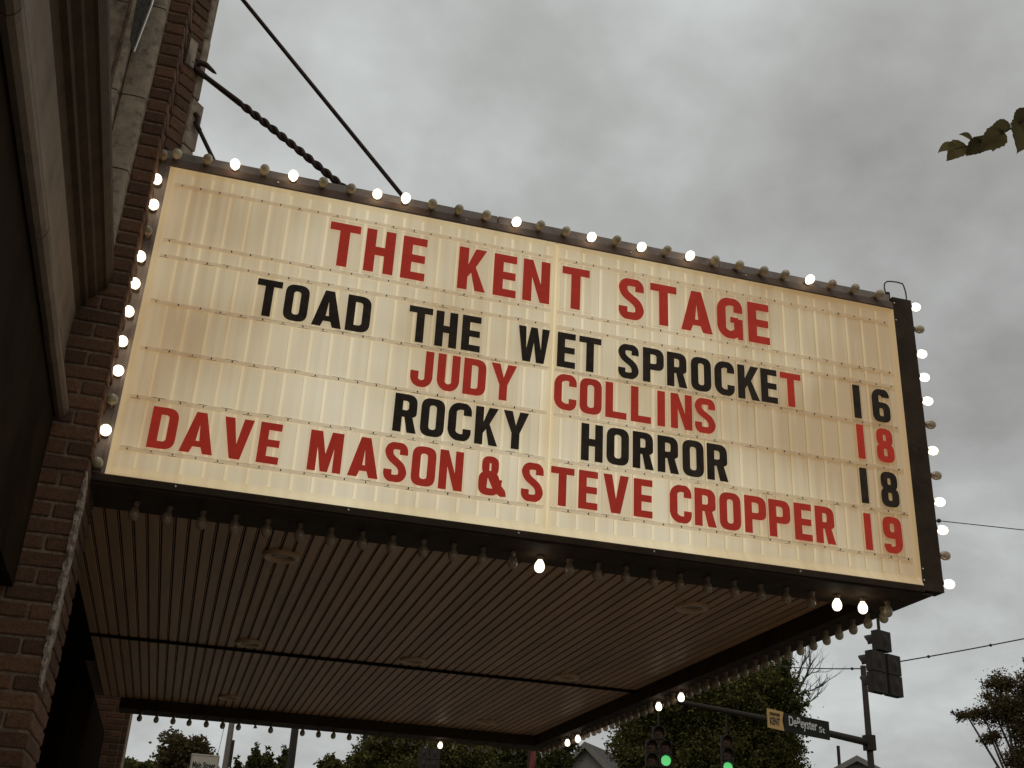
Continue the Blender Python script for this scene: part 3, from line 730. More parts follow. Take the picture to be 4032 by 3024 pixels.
tx = [.018, .165, .306, .45, .595, .74, .884, 1.024, 1.17, 1.312, 1.452, 1.595, 1.759, 1.891, 2.035, 2.18, 2.32, 2.468, 2.608, 2.751, 2.894, 3.038, 3.186, 3.327, 3.479, 3.617, 3.76, 3.91]
for k, x in enumerate(tx):
    bulb((x, -.003, 1.676), (0, -1, 0), 'lit' if k in top_lit else 'clear' if k in top_clear else 'frosted', nth(k + 1) + ' from the brick pier on the sign\'s top rail', 'bulbs along the top rail')
for k in range(12):
    bulb((-.040 + .0006 * k, -.010, 1.650 - .1469 * k), (0, -1, .0), 'clear' if k in (0, 3) else 'frosted' if k in (9, 11) else 'lit', nth(k + 1) + ' from the top of the rail beside the brick pier', 'bulbs beside the brick pier')
for k in range(12):
    bulb((4.150, .02, 1.690 - .1498 * k), (1, 0, 0), 'frosted' if k == 1 else 'clear' if k in (5, 7, 10) else 'lit', nth(k + 1) + ' from the top on the street end of the sign', 'bulbs on the street end rail')
for k in range(27):
    bulb((.138 + .1458 * k, .165, -.044), (0, 0, -1), 'lit' if k in (13, 24, 25) else 'frosted' if k == 26 else 'clear', nth(k + 1) + ' from the wall under the beam below the letters', 'bulbs under the near beam')
for k in range(42):
    y = .285 + .1465 * k
    lit = k in (18, 21, 34, 36)
    bulb((3.972, y, -.044), (0, 0, -1), 'lit' if lit else 'frosted' if k < 8 else 'clear', nth(k + 1) + ' from the letters under the street-side canopy beam', 'bulbs under the street beam')
for k in range(25):
    if k == 9: continue
    bulb((.105 + .1505 * k, 6.47, -.044), (0, 0, -1), 'lit' if k == 19 else 'frosted', nth(k + 1) + ' from the wall under the far canopy beam', 'bulbs under the far beam', broken=(k == 7))

# ------------------------------------------------------------------ tie rods holding the canopy
def rod_thing(name, label, gmesh, base, extra=()):
    r = empty(name, base, label, 'tie rod', 'iron rods tying the canopy to the wall')
    gmesh.o('rod', M_rod, r, True)
    for nm, gg, mm in extra: gg.o(nm, mm, r, True)
    return r
a, b = Vector((-.07, .1, 3.128)), Vector((1.30, .1, 1.66))
rod_thing('tie_rod', 'long straight dark iron rod rising steeply from the canopy top to the wall', G().tube([a, b], .0115, 10), b, [('anchor_plate', G().cbox((-.08, .03, 3.06), (-.055, .17, 3.20), .006), M_rod)])
a, b = Vector((.055, .1, 2.300)), Vector((1.02, .1, 1.665))
g = G(); n = 120; ax = (b - a).normalized(); u = Vector((0, 1, 0)); v_ = ax.cross(u).normalized()
mid = lambda t: a + (b - a) * t + Vector((0, 0, .014)) * math.sin(math.pi * t)
for s_ in range(2):
    pts = []; rd = []
    for k in range(n + 1):
        t = k / n; tw = max(0, t - .22); ph = s_ * math.pi + tw * 2 * math.pi * 9.5
        rad = .0095 * min(1, .35 + t * 2.6)
        pts.append(mid(t) + (u * math.cos(ph) + v_ * math.sin(ph)) * rad); rd.append(.0125)
    g.tube(pts, rd, 8)
hook = G().tube([(-.02, .06, 2.335), (-.005, .08, 2.345), (-.01, .1, 2.342), (.03, .1, 2.315), (.065, .1, 2.293)], [.014, .016, .017, .019, .016], 8)
tip = G().tube([(-.01, .09, 2.345), (.02, .095, 2.375), (.06, .09, 2.362), (.10, .088, 2.330), (.118, .088, 2.318)], [.014, .017, .015, .010, .003], 8)
plate = G().add([Vector((q[0] * .7071 + q[1] * .7071 - .028, q[0] * .7071 - q[1] * .7071 + .052, q[2])) for q in G().cbox((-.03, -.004, 2.30), (.03, .012, 2.47), .003).v], G().cbox((-.03, -.004, 2.30), (.03, .012, 2.47), .003).f)
rod_thing('twisted_tie_rod', 'rusty rope-twisted iron bar hooked to a plate on the brick pier', g, b, [('hook', hook, M_rod), ('hook_tip', tip, M_rod), ('anchor_plate', plate, M_stone)])
a, b = Vector((.058, .13, 2.02)), Vector((.262, .13, 1.68))
rod_thing('short_tie_rod', 'short dark iron rod fixed to the pale stone blocks above the canopy', G().tube([a, b], .011, 8), b, [('anchor_eye', G().tube([a + Vector((-.01, 0, .05)), a + Vector((.012, 0, .03)), a + Vector((.012, 0, -.02)), a + Vector((.03, 0, -.05))], .0135, 8), M_rod)])

# ------------------------------------------------------------------ trees
LEAF = [leaf_mat('olive_leaves', (.035, .036, .012), (.19, .17, .055)), leaf_mat('dark_leaves', (.030, .032, .013), (.125, .120, .042)), leaf_mat('brown_green_leaves', (.050, .040, .018), (.155, .118, .056))]
def crown_mesh(name, blobs, n, size, mt, rnd, solid=.35, fluff=.20):
    """n leaf sprays spread through the volume of the blobs, thicker towards their skins and gathered in clumps"""
    v = []; f = []
    wts = [b[1].x * b[1].y * b[1].z for b in blobs]; tot = sum(wts)
    for (c, r), wt in zip(blobs, wts):
        cnt = int(n * wt / tot)
        clumps = []
        for _ in range(max(6, cnt // 34)):
            d = Vector((rnd.gauss(0, 1), rnd.gauss(0, 1), rnd.gauss(0, 1))).normalized()
            q = rnd.random() ** solid
            q *= 1 + .35 * noise.noise(d * 2.3 + c)
            clumps.append((Vector((c.x + d.x * r.x * q, c.y + d.y * r.y * q, c.z + d.z * r.z * q)), rnd.uniform(.5, 1.3)))
        cs = min(r) * fluff
        for _ in range(cnt):
            cp, k = rnd.choice(clumps)
            p = cp + Vector((rnd.gauss(0, 1), rnd.gauss(0, 1), rnd.gauss(0, .8))) * cs * k
            a = Vector((rnd.gauss(0, 1), rnd.gauss(0, 1), rnd.gauss(0, .7))).normalized()
            b_ = a.cross(Vector((rnd.gauss(0, 1), rnd.gauss(0, 1), rnd.gauss(0, 1)))).normalized()
            s = size * rnd.uniform(.6, 1.25); i = len(v)
            v += [p, p + a * s * .5 + b_ * s * .32, p + a * s, p + a * s * .5 - b_ * s * .32]
            f.append((i, i + 1, i + 2, i + 3))
    return mesh(name, v, f, mt)
def limbs(g, p, d, ln, r, lev, rnd, spread=.7, upw=.15):
    pts = [p]; q = p; dd = d.normalized(); rs = [r]
    for k in range(4):
        dd = (dd + Vector((rnd.uniform(-.22, .22), rnd.uniform(-.22, .22), rnd.uniform(-.1, .2) + upw * .3))).normalized()
        q = q + dd * ln / 4; pts.append(q); rs.append(r * (1 - .14 * (k + 1)))
    g.tube(pts, rs, 6 if lev > 1 else 4, False)
    if lev:
        for k in range(rnd.choice((2, 3, 3))):
            i = rnd.choice((2, 3, 4, 4))
            nd = (dd + Vector((rnd.uniform(-1, 1), rnd.uniform(-1, 1), rnd.uniform(-.4, .8))) * spread).normalized()
            limbs(g, pts[i], nd, ln * rnd.uniform(.55, .8), rs[i] * .65, lev - 1, rnd, spread, upw)
def tree(name, label, base, top, blobs, n, size, lm, seed, tr=.16, group='trees beyond the crossing', lev=3, solid=.35, fluff=.20):
    """base: ground point; blobs: (centre, radii)"""
    rnd = random.Random(seed)
    t = empty(name, base, label, 'tree', group)
    g = G(); fork = base + (top - base) * .45
    g.tube([base, base + (fork - base) * .5 + Vector((.1, .05, 0)), fork], [tr * 1.3, tr, tr * .8], 8)
    for c, r in blobs:
        d = c - fork; lo = c - Vector((0, 0, r.z * .4))
        g.tube([fork, fork + (lo - fork) * .5 + Vector((rnd.uniform(-.2, .2), rnd.uniform(-.2, .2), .1)), lo], [tr * .55, tr * .38, tr * .22], 6)
        for _ in range(5):
            limbs(g, lo, Vector((rnd.uniform(-1, 1), rnd.uniform(-1, 1), rnd.uniform(-.2, .9))), min(r) * .55, tr * .14, 1 if lev < 3 else 2, rnd)
    g.o('trunk', M_bark, t)
    ob('crown', crown_mesh('crown', blobs, n, size, LEAF[lm], rnd, solid, fluff), t)
    return t
def px_blob(u, v, dist, ru, rv, depth=None):
    """blob centred on a photo direction at a chosen distance; radii given in photo pixels"""
    c = at(u, v, dist); D = (c - CAM).dot(FW); k = D / FPX
    return (c, Vector((ru * k, depth * k if depth else ru * k, rv * k)))
def foot(u, v, dist):
    p = at(u, v, dist); return Vector((p.x, p.y, GZ - .15))
def px_tree(name, label, dist, bl, n, size, lm, seed, **k):
    bs = [px_blob(*b[:2], dist + (b[4] if len(b) > 4 else 0), b[2], b[3]) for b in bl]
    c = sum((b[0] for b in bs), Vector()) / len(bs)
    tree(name, label, Vector((c.x, c.y, GZ - .15)), max((b[0] for b in bs), key=lambda q: q.z), bs, n, size, lm, seed, **k)
px_tree('round_tree', 'round-headed open tree rising behind the cream street-name board', 50, [(720, 2945, 95, 55), (690, 2990, 80, 40), (790, 2985, 60, 40), (760, 3060, 90, 60)], 13000, .16, 2, 1, tr=.22)
px_tree('low_tree', 'low leafy tree top showing beside the far brick pier', 58, [(500, 3035, 90, 42), (455, 3045, 60, 45)], 9000, .16, 0, 2)
px_tree('low_tree', 'low leafy tree between the far brick pier and the round-headed tree', 58, [(630, 3045, 70, 40)], 7000, .16, 0, 3)
for q, (u, v_top, lab) in enumerate(((1005, 2925, 'tallest spire of the evergreen clump beside the utility pole'), (1054, 2940, 'evergreen spire in the middle of the clump between pole and post'), (1118, 2938, 'evergreen spire growing close behind the slim brown post'), (935, 2975, 'short evergreen spire right behind the utility pole'))):
    bl = [(u + random.uniform(-4, 4), v_top + 14 + j * 26, 8 + j * 11, 17) for j in range(7)]
    px_tree('evergreen_tree', lab, 46 + q * 1.5, bl, 9000, .14, 1, 10 + q, group='evergreens by the pole', lev=1, tr=.14)
px_tree('small_tree', 'small leafy tree top standing free between the brown post and the broad tree', 44, [(1300, 3025, 45, 42), (1320, 3075, 70, 45)], 4000, .15, 0, 21)
px_tree('small_tree', 'small rounded tree top against the edge of the broad dark tree', 45, [(1392, 3025, 42, 40), (1380, 3075, 60, 40)], 4200, .15, 1, 22)
px_tree('broad_tree', 'broad dark leafy tree under the far edge of the canopy', 42, [(1500, 2955, 95, 70), (1600, 2935, 90, 80), (1440, 3005, 60, 30), (1700, 2990, 110, 90), (1830, 3000, 100, 80), (1620, 3060, 150, 70)], 70000, .125, 0, 23, tr=.3, solid=.4)
px_tree('dark_tree', 'dark leafy tree behind the red banner under the canopy corner', 46, [(1960, 2990, 110, 75), (2060, 2975, 70, 55), (1960, 3060, 150, 60)], 34000, .13, 1, 24, tr=.25)
px_tree('thin_tree', 'thin open tree with sky showing through next to the gabled house', 50, [(2190, 2990, 70, 60), (2235, 2960, 45, 45), (2160, 3050, 80, 60)], 5200, .17, 1, 25, tr=.2, lev=4)
px_tree('large_tree', 'largest dense dark tree filling the view behind the street-name sign', 47,
        [(2750, 2760, 330, 190), (2610, 2880, 200, 150), (2930, 2820, 210, 190), (3000, 2960, 170, 130), (2520, 2975, 110, 110), (2740, 2980, 300, 130), (3040, 2680, 90, 130), (3090, 3010, 90, 90)], 210000, .125, 0, 30, tr=.42, solid=.42, fluff=.14)
# half-bare tree in front of the large one
bt = empty('bare_tree', foot(3040, 2900, 47.5), 'half-bare tree reaching leafless twigs to the sky beside the largest dark tree', 'tree', 'trees beyond the crossing')
g = G(); rnd = random.Random(5)
k_ = 45.5 / FPX
P_ = lambda u, v: at(u, v, 47.5)
def branch(pts, r0, r1, side=3, rr_=None):
    q = [P_(*p) for p in pts]; n_ = len(q); g.tube(q, [r0 + (r1 - r0) * i / (n_ - 1) for i in range(n_)], 5, False)
    for i in range(1, n_):
        for _ in range(side):
            dd = (q[i] - q[i - 1]).normalized() + Vector((rnd.uniform(-.8, .8), rnd.uniform(-.8, .8), rnd.uniform(-.3, .7)))
            limbs(g, q[i - 1] + (q[i] - q[i - 1]) * rnd.random(), dd, rnd.uniform(.35, .9), .018, 1, rnd, .8, .1)
bf = AL[bt]
g.tube([bf, bf + Vector((0, 0, 4)), P_(3040, 2960)], [.2, .16, .11], 7)
branch([(3040, 2960), (3075, 2830), (3130, 2740), (3175, 2660), (3190, 2620), (3185, 2590)], .10, .012)
branch([(3040, 2960), (3060, 2860), (3110, 2720), (3145, 2660), (3160, 2610), (3180, 2585)], .09, .012)
branch([(3130, 2740), (3165, 2725), (3205, 2715), (3240, 2700)], .035, .008)
branch([(3175, 2665), (3195, 2650), (3225, 2645)], .03, .008)
branch([(3080, 2825), (3160, 2785), (3190, 2762), (3222, 2742)], .05, .008)
branch([(3100, 2700), (3105, 2640), (3120, 2570), (3125, 2540)], .05, .01)
g.o('trunk', M_bark, bt)
ob('crown', crown_mesh('crown', [px_blob(3090, 2700, 45.4, 45, 100), px_blob(3125, 2790, 45.4, 55, 70), px_blob(3080, 2610, 45.4, 30, 60)], 2600, .14, LEAF[1], rnd), bt)
px_tree('street_corner_tree', 'open spreading tree with dark limbs against the grey sky beyond the signal pole', 32,
        [(3935, 2690, 55, 40), (3970, 2790, 75, 60), (3810, 2815, 50, 22), (3875, 2815, 45, 35), (3905, 2905, 45, 25), (4060, 2720, 60, 70), (4060, 2880, 80, 70), (4010, 2990, 60, 40), (4090, 3000, 90, 60), (4040, 2600, 35, 12), (3890, 2740, 28, 22)], 34000, .066, 2, 31, tr=.10, lev=3, solid=.6, fluff=.36)

# ------------------------------------------------------------------ street tree overhead: only a twig of it reaches into view
st = empty('street_tree', (5.6, -3.2, GZ), 'near leafy twig of a kerbside tree reaching over the pavement', 'tree')
DL = 3.30
tw = lambda u, v, dd=0: at(u, v, DL + dd)
g = G()
root = Vector((5.6, -3.2, GZ)); fork = root + Vector((.1, .1, 4.0))
g.tube([root, root + Vector((.05, 0, 2)), fork], [.16, .13, .11], 9)
rnd = random.Random(9)
limb_end = tw(4180, 480)
g.tube([fork, fork + (limb_end - fork) * .5 + Vector((0, 0, .35)), limb_end], [.07, .035, .008], 7)
limbs(g, fork, Vector((.6, -.4, 1)), 1.8, .07, 3, rnd); limbs(g, fork, Vector((.5, .7, .8)), 1.7, .07, 3, rnd); limbs(g, fork, Vector((-.1, -.9, .9)), 1.7, .06, 3, rnd)
g.o('trunk', M_bark, st)
ob('crown', crown_mesh('crown', [(fork + Vector((1.3, -.9, 2.0)), Vector((1.2, 1.2, 1.0))), (fork + Vector((1.4, .9, 1.9)), Vector((1.1, 1.1, .9))), (fork + Vector((.3, -1.9, 1.9)), Vector((1.0, 1.0, .9)))], 6000, .075, LEAF[0], rnd), st)
g = G()
spine = [tw(4180, 480), tw(4040, 470), tw(3990, 500), tw(3930, 535), tw(3860, 560), tw(3790, 580), tw(3730, 590)]
g.tube(spine, [.006, .0035, .003, .0026, .0022, .0018, .0012], 5)
g.o('twig', M_bark, st, True)
M_leafnear = leaf_mat('near_leaf', (.085, .072, .034), (.20, .165, .075), .45, True)
def leaf_mesh(seed):
    rnd = random.Random(seed); N_ = 13; v = []; f = []
    for i in range(N_ + 1):
        t = i / N_
        wv = .36 * math.sin(math.pi * min(1, t ** .72)) ** .9 if t < 1 else 0
        wv *= (1 - .25 * t); z = .10 * math.sin(t * 2.6)
        s = 1 + (.07 if i % 2 else -.03)
        v += [(t, -wv * s, z + .10 * wv * 2), (t, -wv * .5, z - .01), (t, 0, z - .05), (t, wv * .5, z - .01), (t, wv * s, z + .10 * wv * 2)]
    for i in range(N_):
        for k in range(4): f.append((i * 5 + k, i * 5 + k + 1, i * 5 + k + 6, i * 5 + k + 5))
    return mesh('leaf', v, f, M_leafnear, True)
lms = [leaf_mesh(i) for i in range(3)]
Zp = lambda x, y: (3532 + x / 4.148, 350 + y / 4.148)
for k, (bx, by, tx_, ty_, tilt, roll) in enumerate([(960, 910, 672, 1050, .9, .5), (1090, 880, 800, 1195, .25, .1), (1240, 830, 1010, 750, .8, -.5), (1420, 850, 1120, 1105, .35, .3), (1740, 680, 1330, 1040, .15, -.2), (1860, 600, 1490, 700, .6, .4), (2110, 540, 1950, 1070, .1, .1), (2160, 330, 1905, 600, .9, .7), (1250, 810, 1430, 740, 1.1, .6), (1600, 800, 1560, 1030, .2, -.3)]):
    p0 = tw(*Zp(bx, by), random.uniform(-.02, .02)); p1 = tw(*Zp(tx_, ty_), random.uniform(-.02, .02))
    ln = (p1 - p0).length; xa = (p1 - p0).normalized(); za = (-FW); za = (za - xa * za.dot(xa)).normalized(); ya = za.cross(xa)
    ca, sa_ = math.cos(tilt), math.sin(tilt); ya, za = ya * ca + za * sa_, za * ca - ya * sa_
    o = ob('leaf', lms[k % 3], st)
    mm = Matrix.Identity(4)
    wf = min(1.25, .085 / ln) if ln < .085 else 1.0
    for i in range(3): mm[i][0], mm[i][1], mm[i][2], mm[i][3] = xa[i] * ln, ya[i] * ln * wf * 1.05, za[i] * ln, (p0 - AL[st])[i]
    o.matrix_local = mm

# ------------------------------------------------------------------ text helper (built-in font only)
def text_mesh(s, width, height, mt, depth=.004, bold=.0):
    cu = bpy.data.curves.new('lettering', 'FONT'); cu.body = s; cu.size = 1; cu.extrude = .5; cu.offset = bold; cu.resolution_u = 3
    o = bpy.data.objects.new('lettering', cu); col.objects.link(o)
    dg = bpy.context.evaluated_depsgraph_get(); me = bpy.data.meshes.new_from_object(o.evaluated_get(dg))
    bpy.data.objects.remove(o)
    xs = [v.co.x for v in me.vertices]; ys = [v.co.y for v in me.vertices]
    x0, x1, y0, y1 = min(xs), max(xs), min(ys), max(ys)
    for v in me.vertices:
        v.co = Vector(((v.co.x - x0) / (x1 - x0) * width, (v.co.y - y0) / (y1 - y0) * height, v.co.z * depth))
    me.materials.clear(); me.materials.append(mt); me.name = 'lettering'
    return me
def basis(o, origin, xa, ya, parent):
    za = xa.cross(ya)
    mm = Matrix.Identity(4)
    for i in range(3): mm[i][0], mm[i][1], mm[i][2], mm[i][3] = xa[i], ya[i], za[i], (origin - AL[parent])[i]
    o.matrix_local = mm; AL[o] = Vector(origin); return o

# ------------------------------------------------------------------ signal pole with street-name sign
UP = Vector((0, 0, 1))
ptop = at(3398, 2622, 37); base = Vector((ptop.x, ptop.y, GZ - .14))
sp = empty('signal_pole', base, 'dark bronze signal pole with a long arm carrying the street-name sign', 'signal pole')
G().tube([base, base + Vector((0, 0, .4)), ptop], [.17, .13, .085], 12).o('pole', M_pole, sp, True)
ax = Vector((.9413, .3374, 0)).normalized()
j = at(3415, 2925, 37); j = Vector((ptop.x, ptop.y, j.z))
# arm end lies along its own bearing from the pole
arm_end = j - ax * 8.6 + UP * .12
G().tube([j, j + (arm_end - j) * .5 + UP * .05, arm_end], [.11, .085, .055], 10).o('mast_arm', M_pole, sp, True)
G().box((j.x - .14, j.y - .14, j.z - .22), (j.x + .14, j.y + .14, j.z + .22)).o('arm_clamp', M_pole, sp)
def arm_pt(u):
    """point of the arm under photo column u"""
    best = None
    for k in range(801):
        p = j + (arm_end - j) * (k / 800); q = p - CAM; c = 2016 + FPX * q.dot(RX) / q.dot(FW)
        if best is None or abs(c - u) < best[0]: best = (abs(c - u), p)
    return best[1].copy()
sA, sB = arm_pt(3075), arm_pt(3254)
nrm = ax.cross(UP).normalized()            # towards the camera side
if nrm.dot(CAM - sA) < 0: nrm = -nrm
sg = empty('street_name_sign', sA, 'dark street-name sign with white lettering hung on the signal arm', 'sign')
ln = (sB - sA).length; hs = .52; off = nrm * .12
v0 = sA + off + UP * (-.22)
g = G(); E2 = [v0, v0 + ax * ln, v0 + ax * ln + UP * hs, v0 + UP * hs]
g.add([p for p in E2] + [p - nrm * .03 for p in E2], [(0, 1, 2, 3), (7, 6, 5, 4), (0, 4, 5, 1), (1, 5, 6, 2), (2, 6, 7, 3), (3, 7, 4, 0)]); g.o('sign_plate', M_signgreen, sg)
xa = ax
def put_text(s, x, y, wd_, ht, mt, par, org, bold=.01):
    o = bpy.data.objects.new('lettering', text_mesh(s, wd_, ht, mt, .008, bold)); col.objects.link(o); o.parent = par
    return basis(o, org + xa * x + UP * y + nrm * .006, xa, UP, par)
put_text('DePeyster', ln * .10, .10, ln * .62, .36, M_white, sg, v0, .012)
put_text('St', ln * .76, .16, ln * .13, .17, M_white, sg, v0, .012)
G().box((sA.x - .02 + ax.x * ln * .3, sA.y - .1, sA.z - .05), (sA.x + .02 + ax.x * ln * .3, sA.y + .02, sA.z + .05)).o('sign_bracket', M_pole, sg)
fA, fB = arm_pt(3010), arm_pt(3073)
fl = empty('flag_sign', fA, 'small yellow swallow-tailed sign with black lettering beside the street-name sign', 'sign')
lf = (fB - fA).length; f0 = fA + nrm * .13 + UP * (-.20)
pp = [(0, 0), (lf, -.02), (lf * .90, .27), (lf, .50), (0, .52)]
g = G().prism(pp, [], 0, .03, lambda u, v, d: f0 + ax * u + UP * v - nrm * d); g.o('sign_plate', M_flag, fl)
put_text('DOWNTOWN', lf * .12, .34, lf * .62, .09, M_ink, fl, f0, .01)
put_text('KENT', lf * .12, .10, lf * .62, .20, M_ink, fl, f0, .02)

# ------------------------------------------------------------------ traffic signals
def section(g, c, f, s, r, half):
    """housing of one signal section centred on c, facing f (s = sideways)"""
    d = .11
    P4 = [c + s * (a * half) + UP * (b * half) for a, b in ((-1, -1), (1, -1), (1, 1), (-1, 1))]
    v = [p - f * d for p in P4] + [p + f * d * .4 for p in P4]
    g.add(v, [(0, 1, 2, 3), (7, 6, 5, 4), (0, 4, 5, 1), (1, 5, 6, 2), (2, 6, 7, 3), (3, 7, 4, 0)])
    # raised back cap
    n = 10; cap = [c + (s * math.cos(2 * math.pi * k / n) * .5 + UP * math.sin(2 * math.pi * k / n) * .75) * half - f * d for k in range(n)]
    g.add(cap + [c - f * (d + .04) + UP * half * .1], [(k, (k + 1) % n, n) for k in range(n)])
def visor(g, c, f, s, r):
    n = 12; v = []; fc = []
    for k in range(n + 1):
        t = math.radians(-20) + math.radians(220) * k / n
        e_ = s * math.cos(t) * r + UP * math.sin(t) * r
        ln_ = .26 * (.45 + .55 * max(0, math.sin(t)))
        for rr_ in (1.0, .95):
            v += [c + e_ * rr_ + f * .04, c + e_ * rr_ + f * (.04 + ln_)]
    for k in range(n):
        a = k * 4; b = a + 4
        fc += [(a, a + 1, b + 1, b), (a + 2, b + 2, b + 3, a + 3), (a + 1, a + 3, b + 3, b + 1)]
    g.add(v, fc)
def lens(c, f, s, r):
    n = 14; return G().add([c + (s * math.cos(2 * math.pi * k / n) + UP * math.sin(2 * math.pi * k / n)) * r + f * .05 for k in range(n)] + [c + f * .075], [(k, (k + 1) % n, n) for k in range(n)])
def signal(name, label, ctr, f, layout, half, hang, hang_top, lit=None):
    f = Vector(f).normalized(); s = UP.cross(f).normalized()
    t = empty(name, ctr, label, 'traffic light', 'traffic lights at the crossing')
    for k, (a, b) in enumerate(layout):
        c = ctr + s * (a * half) + UP * (b * half)
        g = G(); section(g, c, f, s, half * .8, half * .96); h = g.o('housing', M_sigbox, t)
        g = G(); visor(g, c, f, s, half * .84); g.o('visor', M_sigbox, h)
        lens(c, f, s, half * .78).o('lens', M_green if k == lit else M_lensoff, h)
    G().tube([ctr + UP * hang * half, hang_top], .03, 8).o('hanger_rod', M_pole, t)
    return t
# five-light cluster seen from behind, hung from the long arm of the post beside the utility pole
s1 = at(3476, 2655, 22.0)
half = .188
post_b = foot(1152, 2950, 21.5)
mast_z = at(3462, 2400, 22).z
signal('signal_cluster', 'five-light traffic signal cluster seen from behind below the canopy corner', s1, (-.34, .94, 0), [(0, 3.15), (-1.17, 1), (1.17, 1), (-1.17, -1), (1.17, -1)], half, 4.1, Vector((s1.x, s1.y, mast_z)))
pm = empty('arm_post', post_b, 'slim brown steel post rising behind the far canopy beam', 'post')
G().tube([post_b, post_b + Vector((0, 0, 4)), Vector((post_b.x, post_b.y, mast_z + .15))], [.085, .070, .062], 10).o('pole', M_pole, pm, True)
G().tube([Vector((post_b.x, post_b.y, mast_z)), Vector((s1.x + .25, s1.y - .1, mast_z))], [.06, .035], 8).o('mast_arm', M_pole, pm, True)
q = at(2590, 2950, 36.5)
ah = arm_pt(2592); c2 = at(2590, 2968, math.hypot(ah.x - CAM.x, ah.y - CAM.y)); c2 = Vector((ah.x, ah.y, c2.z))
signal('signal_cluster', 'five-light traffic signal cluster showing green, hung at the arm tip', c2, (-.30, -.95, 0), [(0, 3.1), (1.08, 1), (-1.08, 1), (1.08, -1), (-1.08, -1)], .165, 3.6, ah, lit=4 if False else 3)
ah = arm_pt(2858); c3 = at(2856, 3022, math.hypot(ah.x - CAM.x, ah.y - CAM.y)); c3 = Vector((ah.x, ah.y, c3.z))
signal('traffic_light', 'three-light traffic signal showing green, hung from the middle of the arm', c3, (-.30, -.95, 0), [(0, 4), (0, 2), (0, 0)], .165, 4.8, ah, lit=2)
# dark signal back under the broad tree
c4 = at(1712, 2992, 34); 
t4 = signal('traffic_light', 'dark unlit signal head standing on a post in front of the broad tree', c4, (.2, .98, 0), [(0, 1), (0, -1), (2.1, 1), (2.1, -1)], .15, -1.8, Vector((c4.x, c4.y, GZ - .14)))
G().tube([c4 + Vector((-.3, 0, 3 * .15)), c4 + Vector((-.3, 0, -3))], .012, 6).o('edge_post', M_bright, t4)
# ------------------------------------------------------------------ cream street-name board
d = 26
b0, b1 = at(757, 2968, d), at(863, 2976, d)
wa = (b1 - b0); wa.z = 0; wd_ = wa.length; xa = wa.normalized(); nrm = xa.cross(UP)
if nrm.dot(CAM - b0) < 0: nrm = -nrm
bs = empty('street_board', Vector((b0.x, b0.y, GZ - .14)), 'cream board lettered in black with a street name on a post', 'sign')
bz = b0.z - .47; o0 = Vector((b0.x, b0.y, bz))
def slab(o0, wd_, h, t, name, mt, par):
    E2 = [o0, o0 + xa * wd_, o0 + xa * wd_ + UP * h, o0 + UP * h]
    return G().add([p for p in E2] + [p - nrm * t for p in E2], [(0, 1, 2, 3), (7, 6, 5, 4), (0, 4, 5, 1), (1, 5, 6, 2), (2, 6, 7, 3), (3, 7, 4, 0)]).o(name, mt, par)
slab(o0, wd_, .47, .04, 'board', M_cream, bs)
slab(o0 + UP * .45 + nrm * .01 - xa * .01, wd_ + .02, .03, .06, 'top_trim', M_cream, bs)
slab(o0 + nrm * .008 - xa * .015, .02, .46, .05, 'side_trim', M_frame, bs)
slab(o0 + nrm * .008 + xa * (wd_ - .005), .02, .46, .05, 'side_trim', M_frame, bs)
put_text('Main Street', wd_ * .07, .20, wd_ * .84, .125, M_ink, bs, o0, .02)
G().tube([o0 + xa * wd_ / 2 - nrm * .05 + UP * .2, Vector(((o0 + xa * wd_ / 2).x, (o0 - nrm * .05).y, GZ - .14))], .03, 8).o('post', M_pole, bs)
# ------------------------------------------------------------------ utility pole and its wire
ub = foot(890, 3000, 38)
up_ = empty('utility_pole', ub, 'weathered tapering utility pole rising behind the cream board', 'utility pole')
tp = Vector((ub.x, ub.y, GZ + 11.5))
G().tube([ub, ub + (tp - ub) * .5, tp], [.16, .10, .06], 10).o('pole', M_wood, up_, True)
G().box((tp.x - .9, tp.y - .05, tp.z - .7), (tp.x + .9, tp.y + .05, tp.z - .58)).o('cross_arm', M_wood, up_)
for zq in (4.6, 5.6, 6.9): G().box((ub.x + .09, ub.y - .07, GZ + zq), (ub.x + .17, ub.y + .04, GZ + zq + .8)).o('cable_guard', M_pole, up_)
wires = []
def wire(name, label, a, b, r, sag=.0, base=None, clips=()):
    pts = [a + (b - a) * (k / 16) - UP * sag * 4 * (k / 16) * (1 - k / 16) for k in range(17)]
    t = empty(name, a, label, 'wire', None); G().tube(pts, r, 5).o('cable', M_ink, t, True)
    for c in clips:
        p = a + (b - a) * c - UP * sag * 4 * c * (1 - c); G().lathe([(.01, -.05), (.05, -.02), (.05, .02), (.01, .05)], 8, p).o('clip', M_ink, t)
wire('stay_wire', 'thin stay wire slanting from the utility pole to the cream board', Vector((tp.x, tp.y, tp.z - 2.2)), at(856, 2977, 37), .008)
w_r = at(4300, 2459, 40)
wire('overhead_wire', 'thin wire climbing from the signal pole top over the street corner tree', ptop - UP * .05, w_r, .020, .05, clips=(.28, .55))
wire('overhead_wire', 'thin nearly level wire from the signal pole top into the bare tree', ptop - UP * .08, at(2880, 2600, 52), .020, .12, clips=(.06,))
wa_, wb_ = at(3560, 2037, 26), at(4300, 2116, 24)
wire('overhead_wire', 'thin wire running off behind the street end of the lit sign', at(3000, 1975, 28), wb_, .010, .0, clips=(.60,))
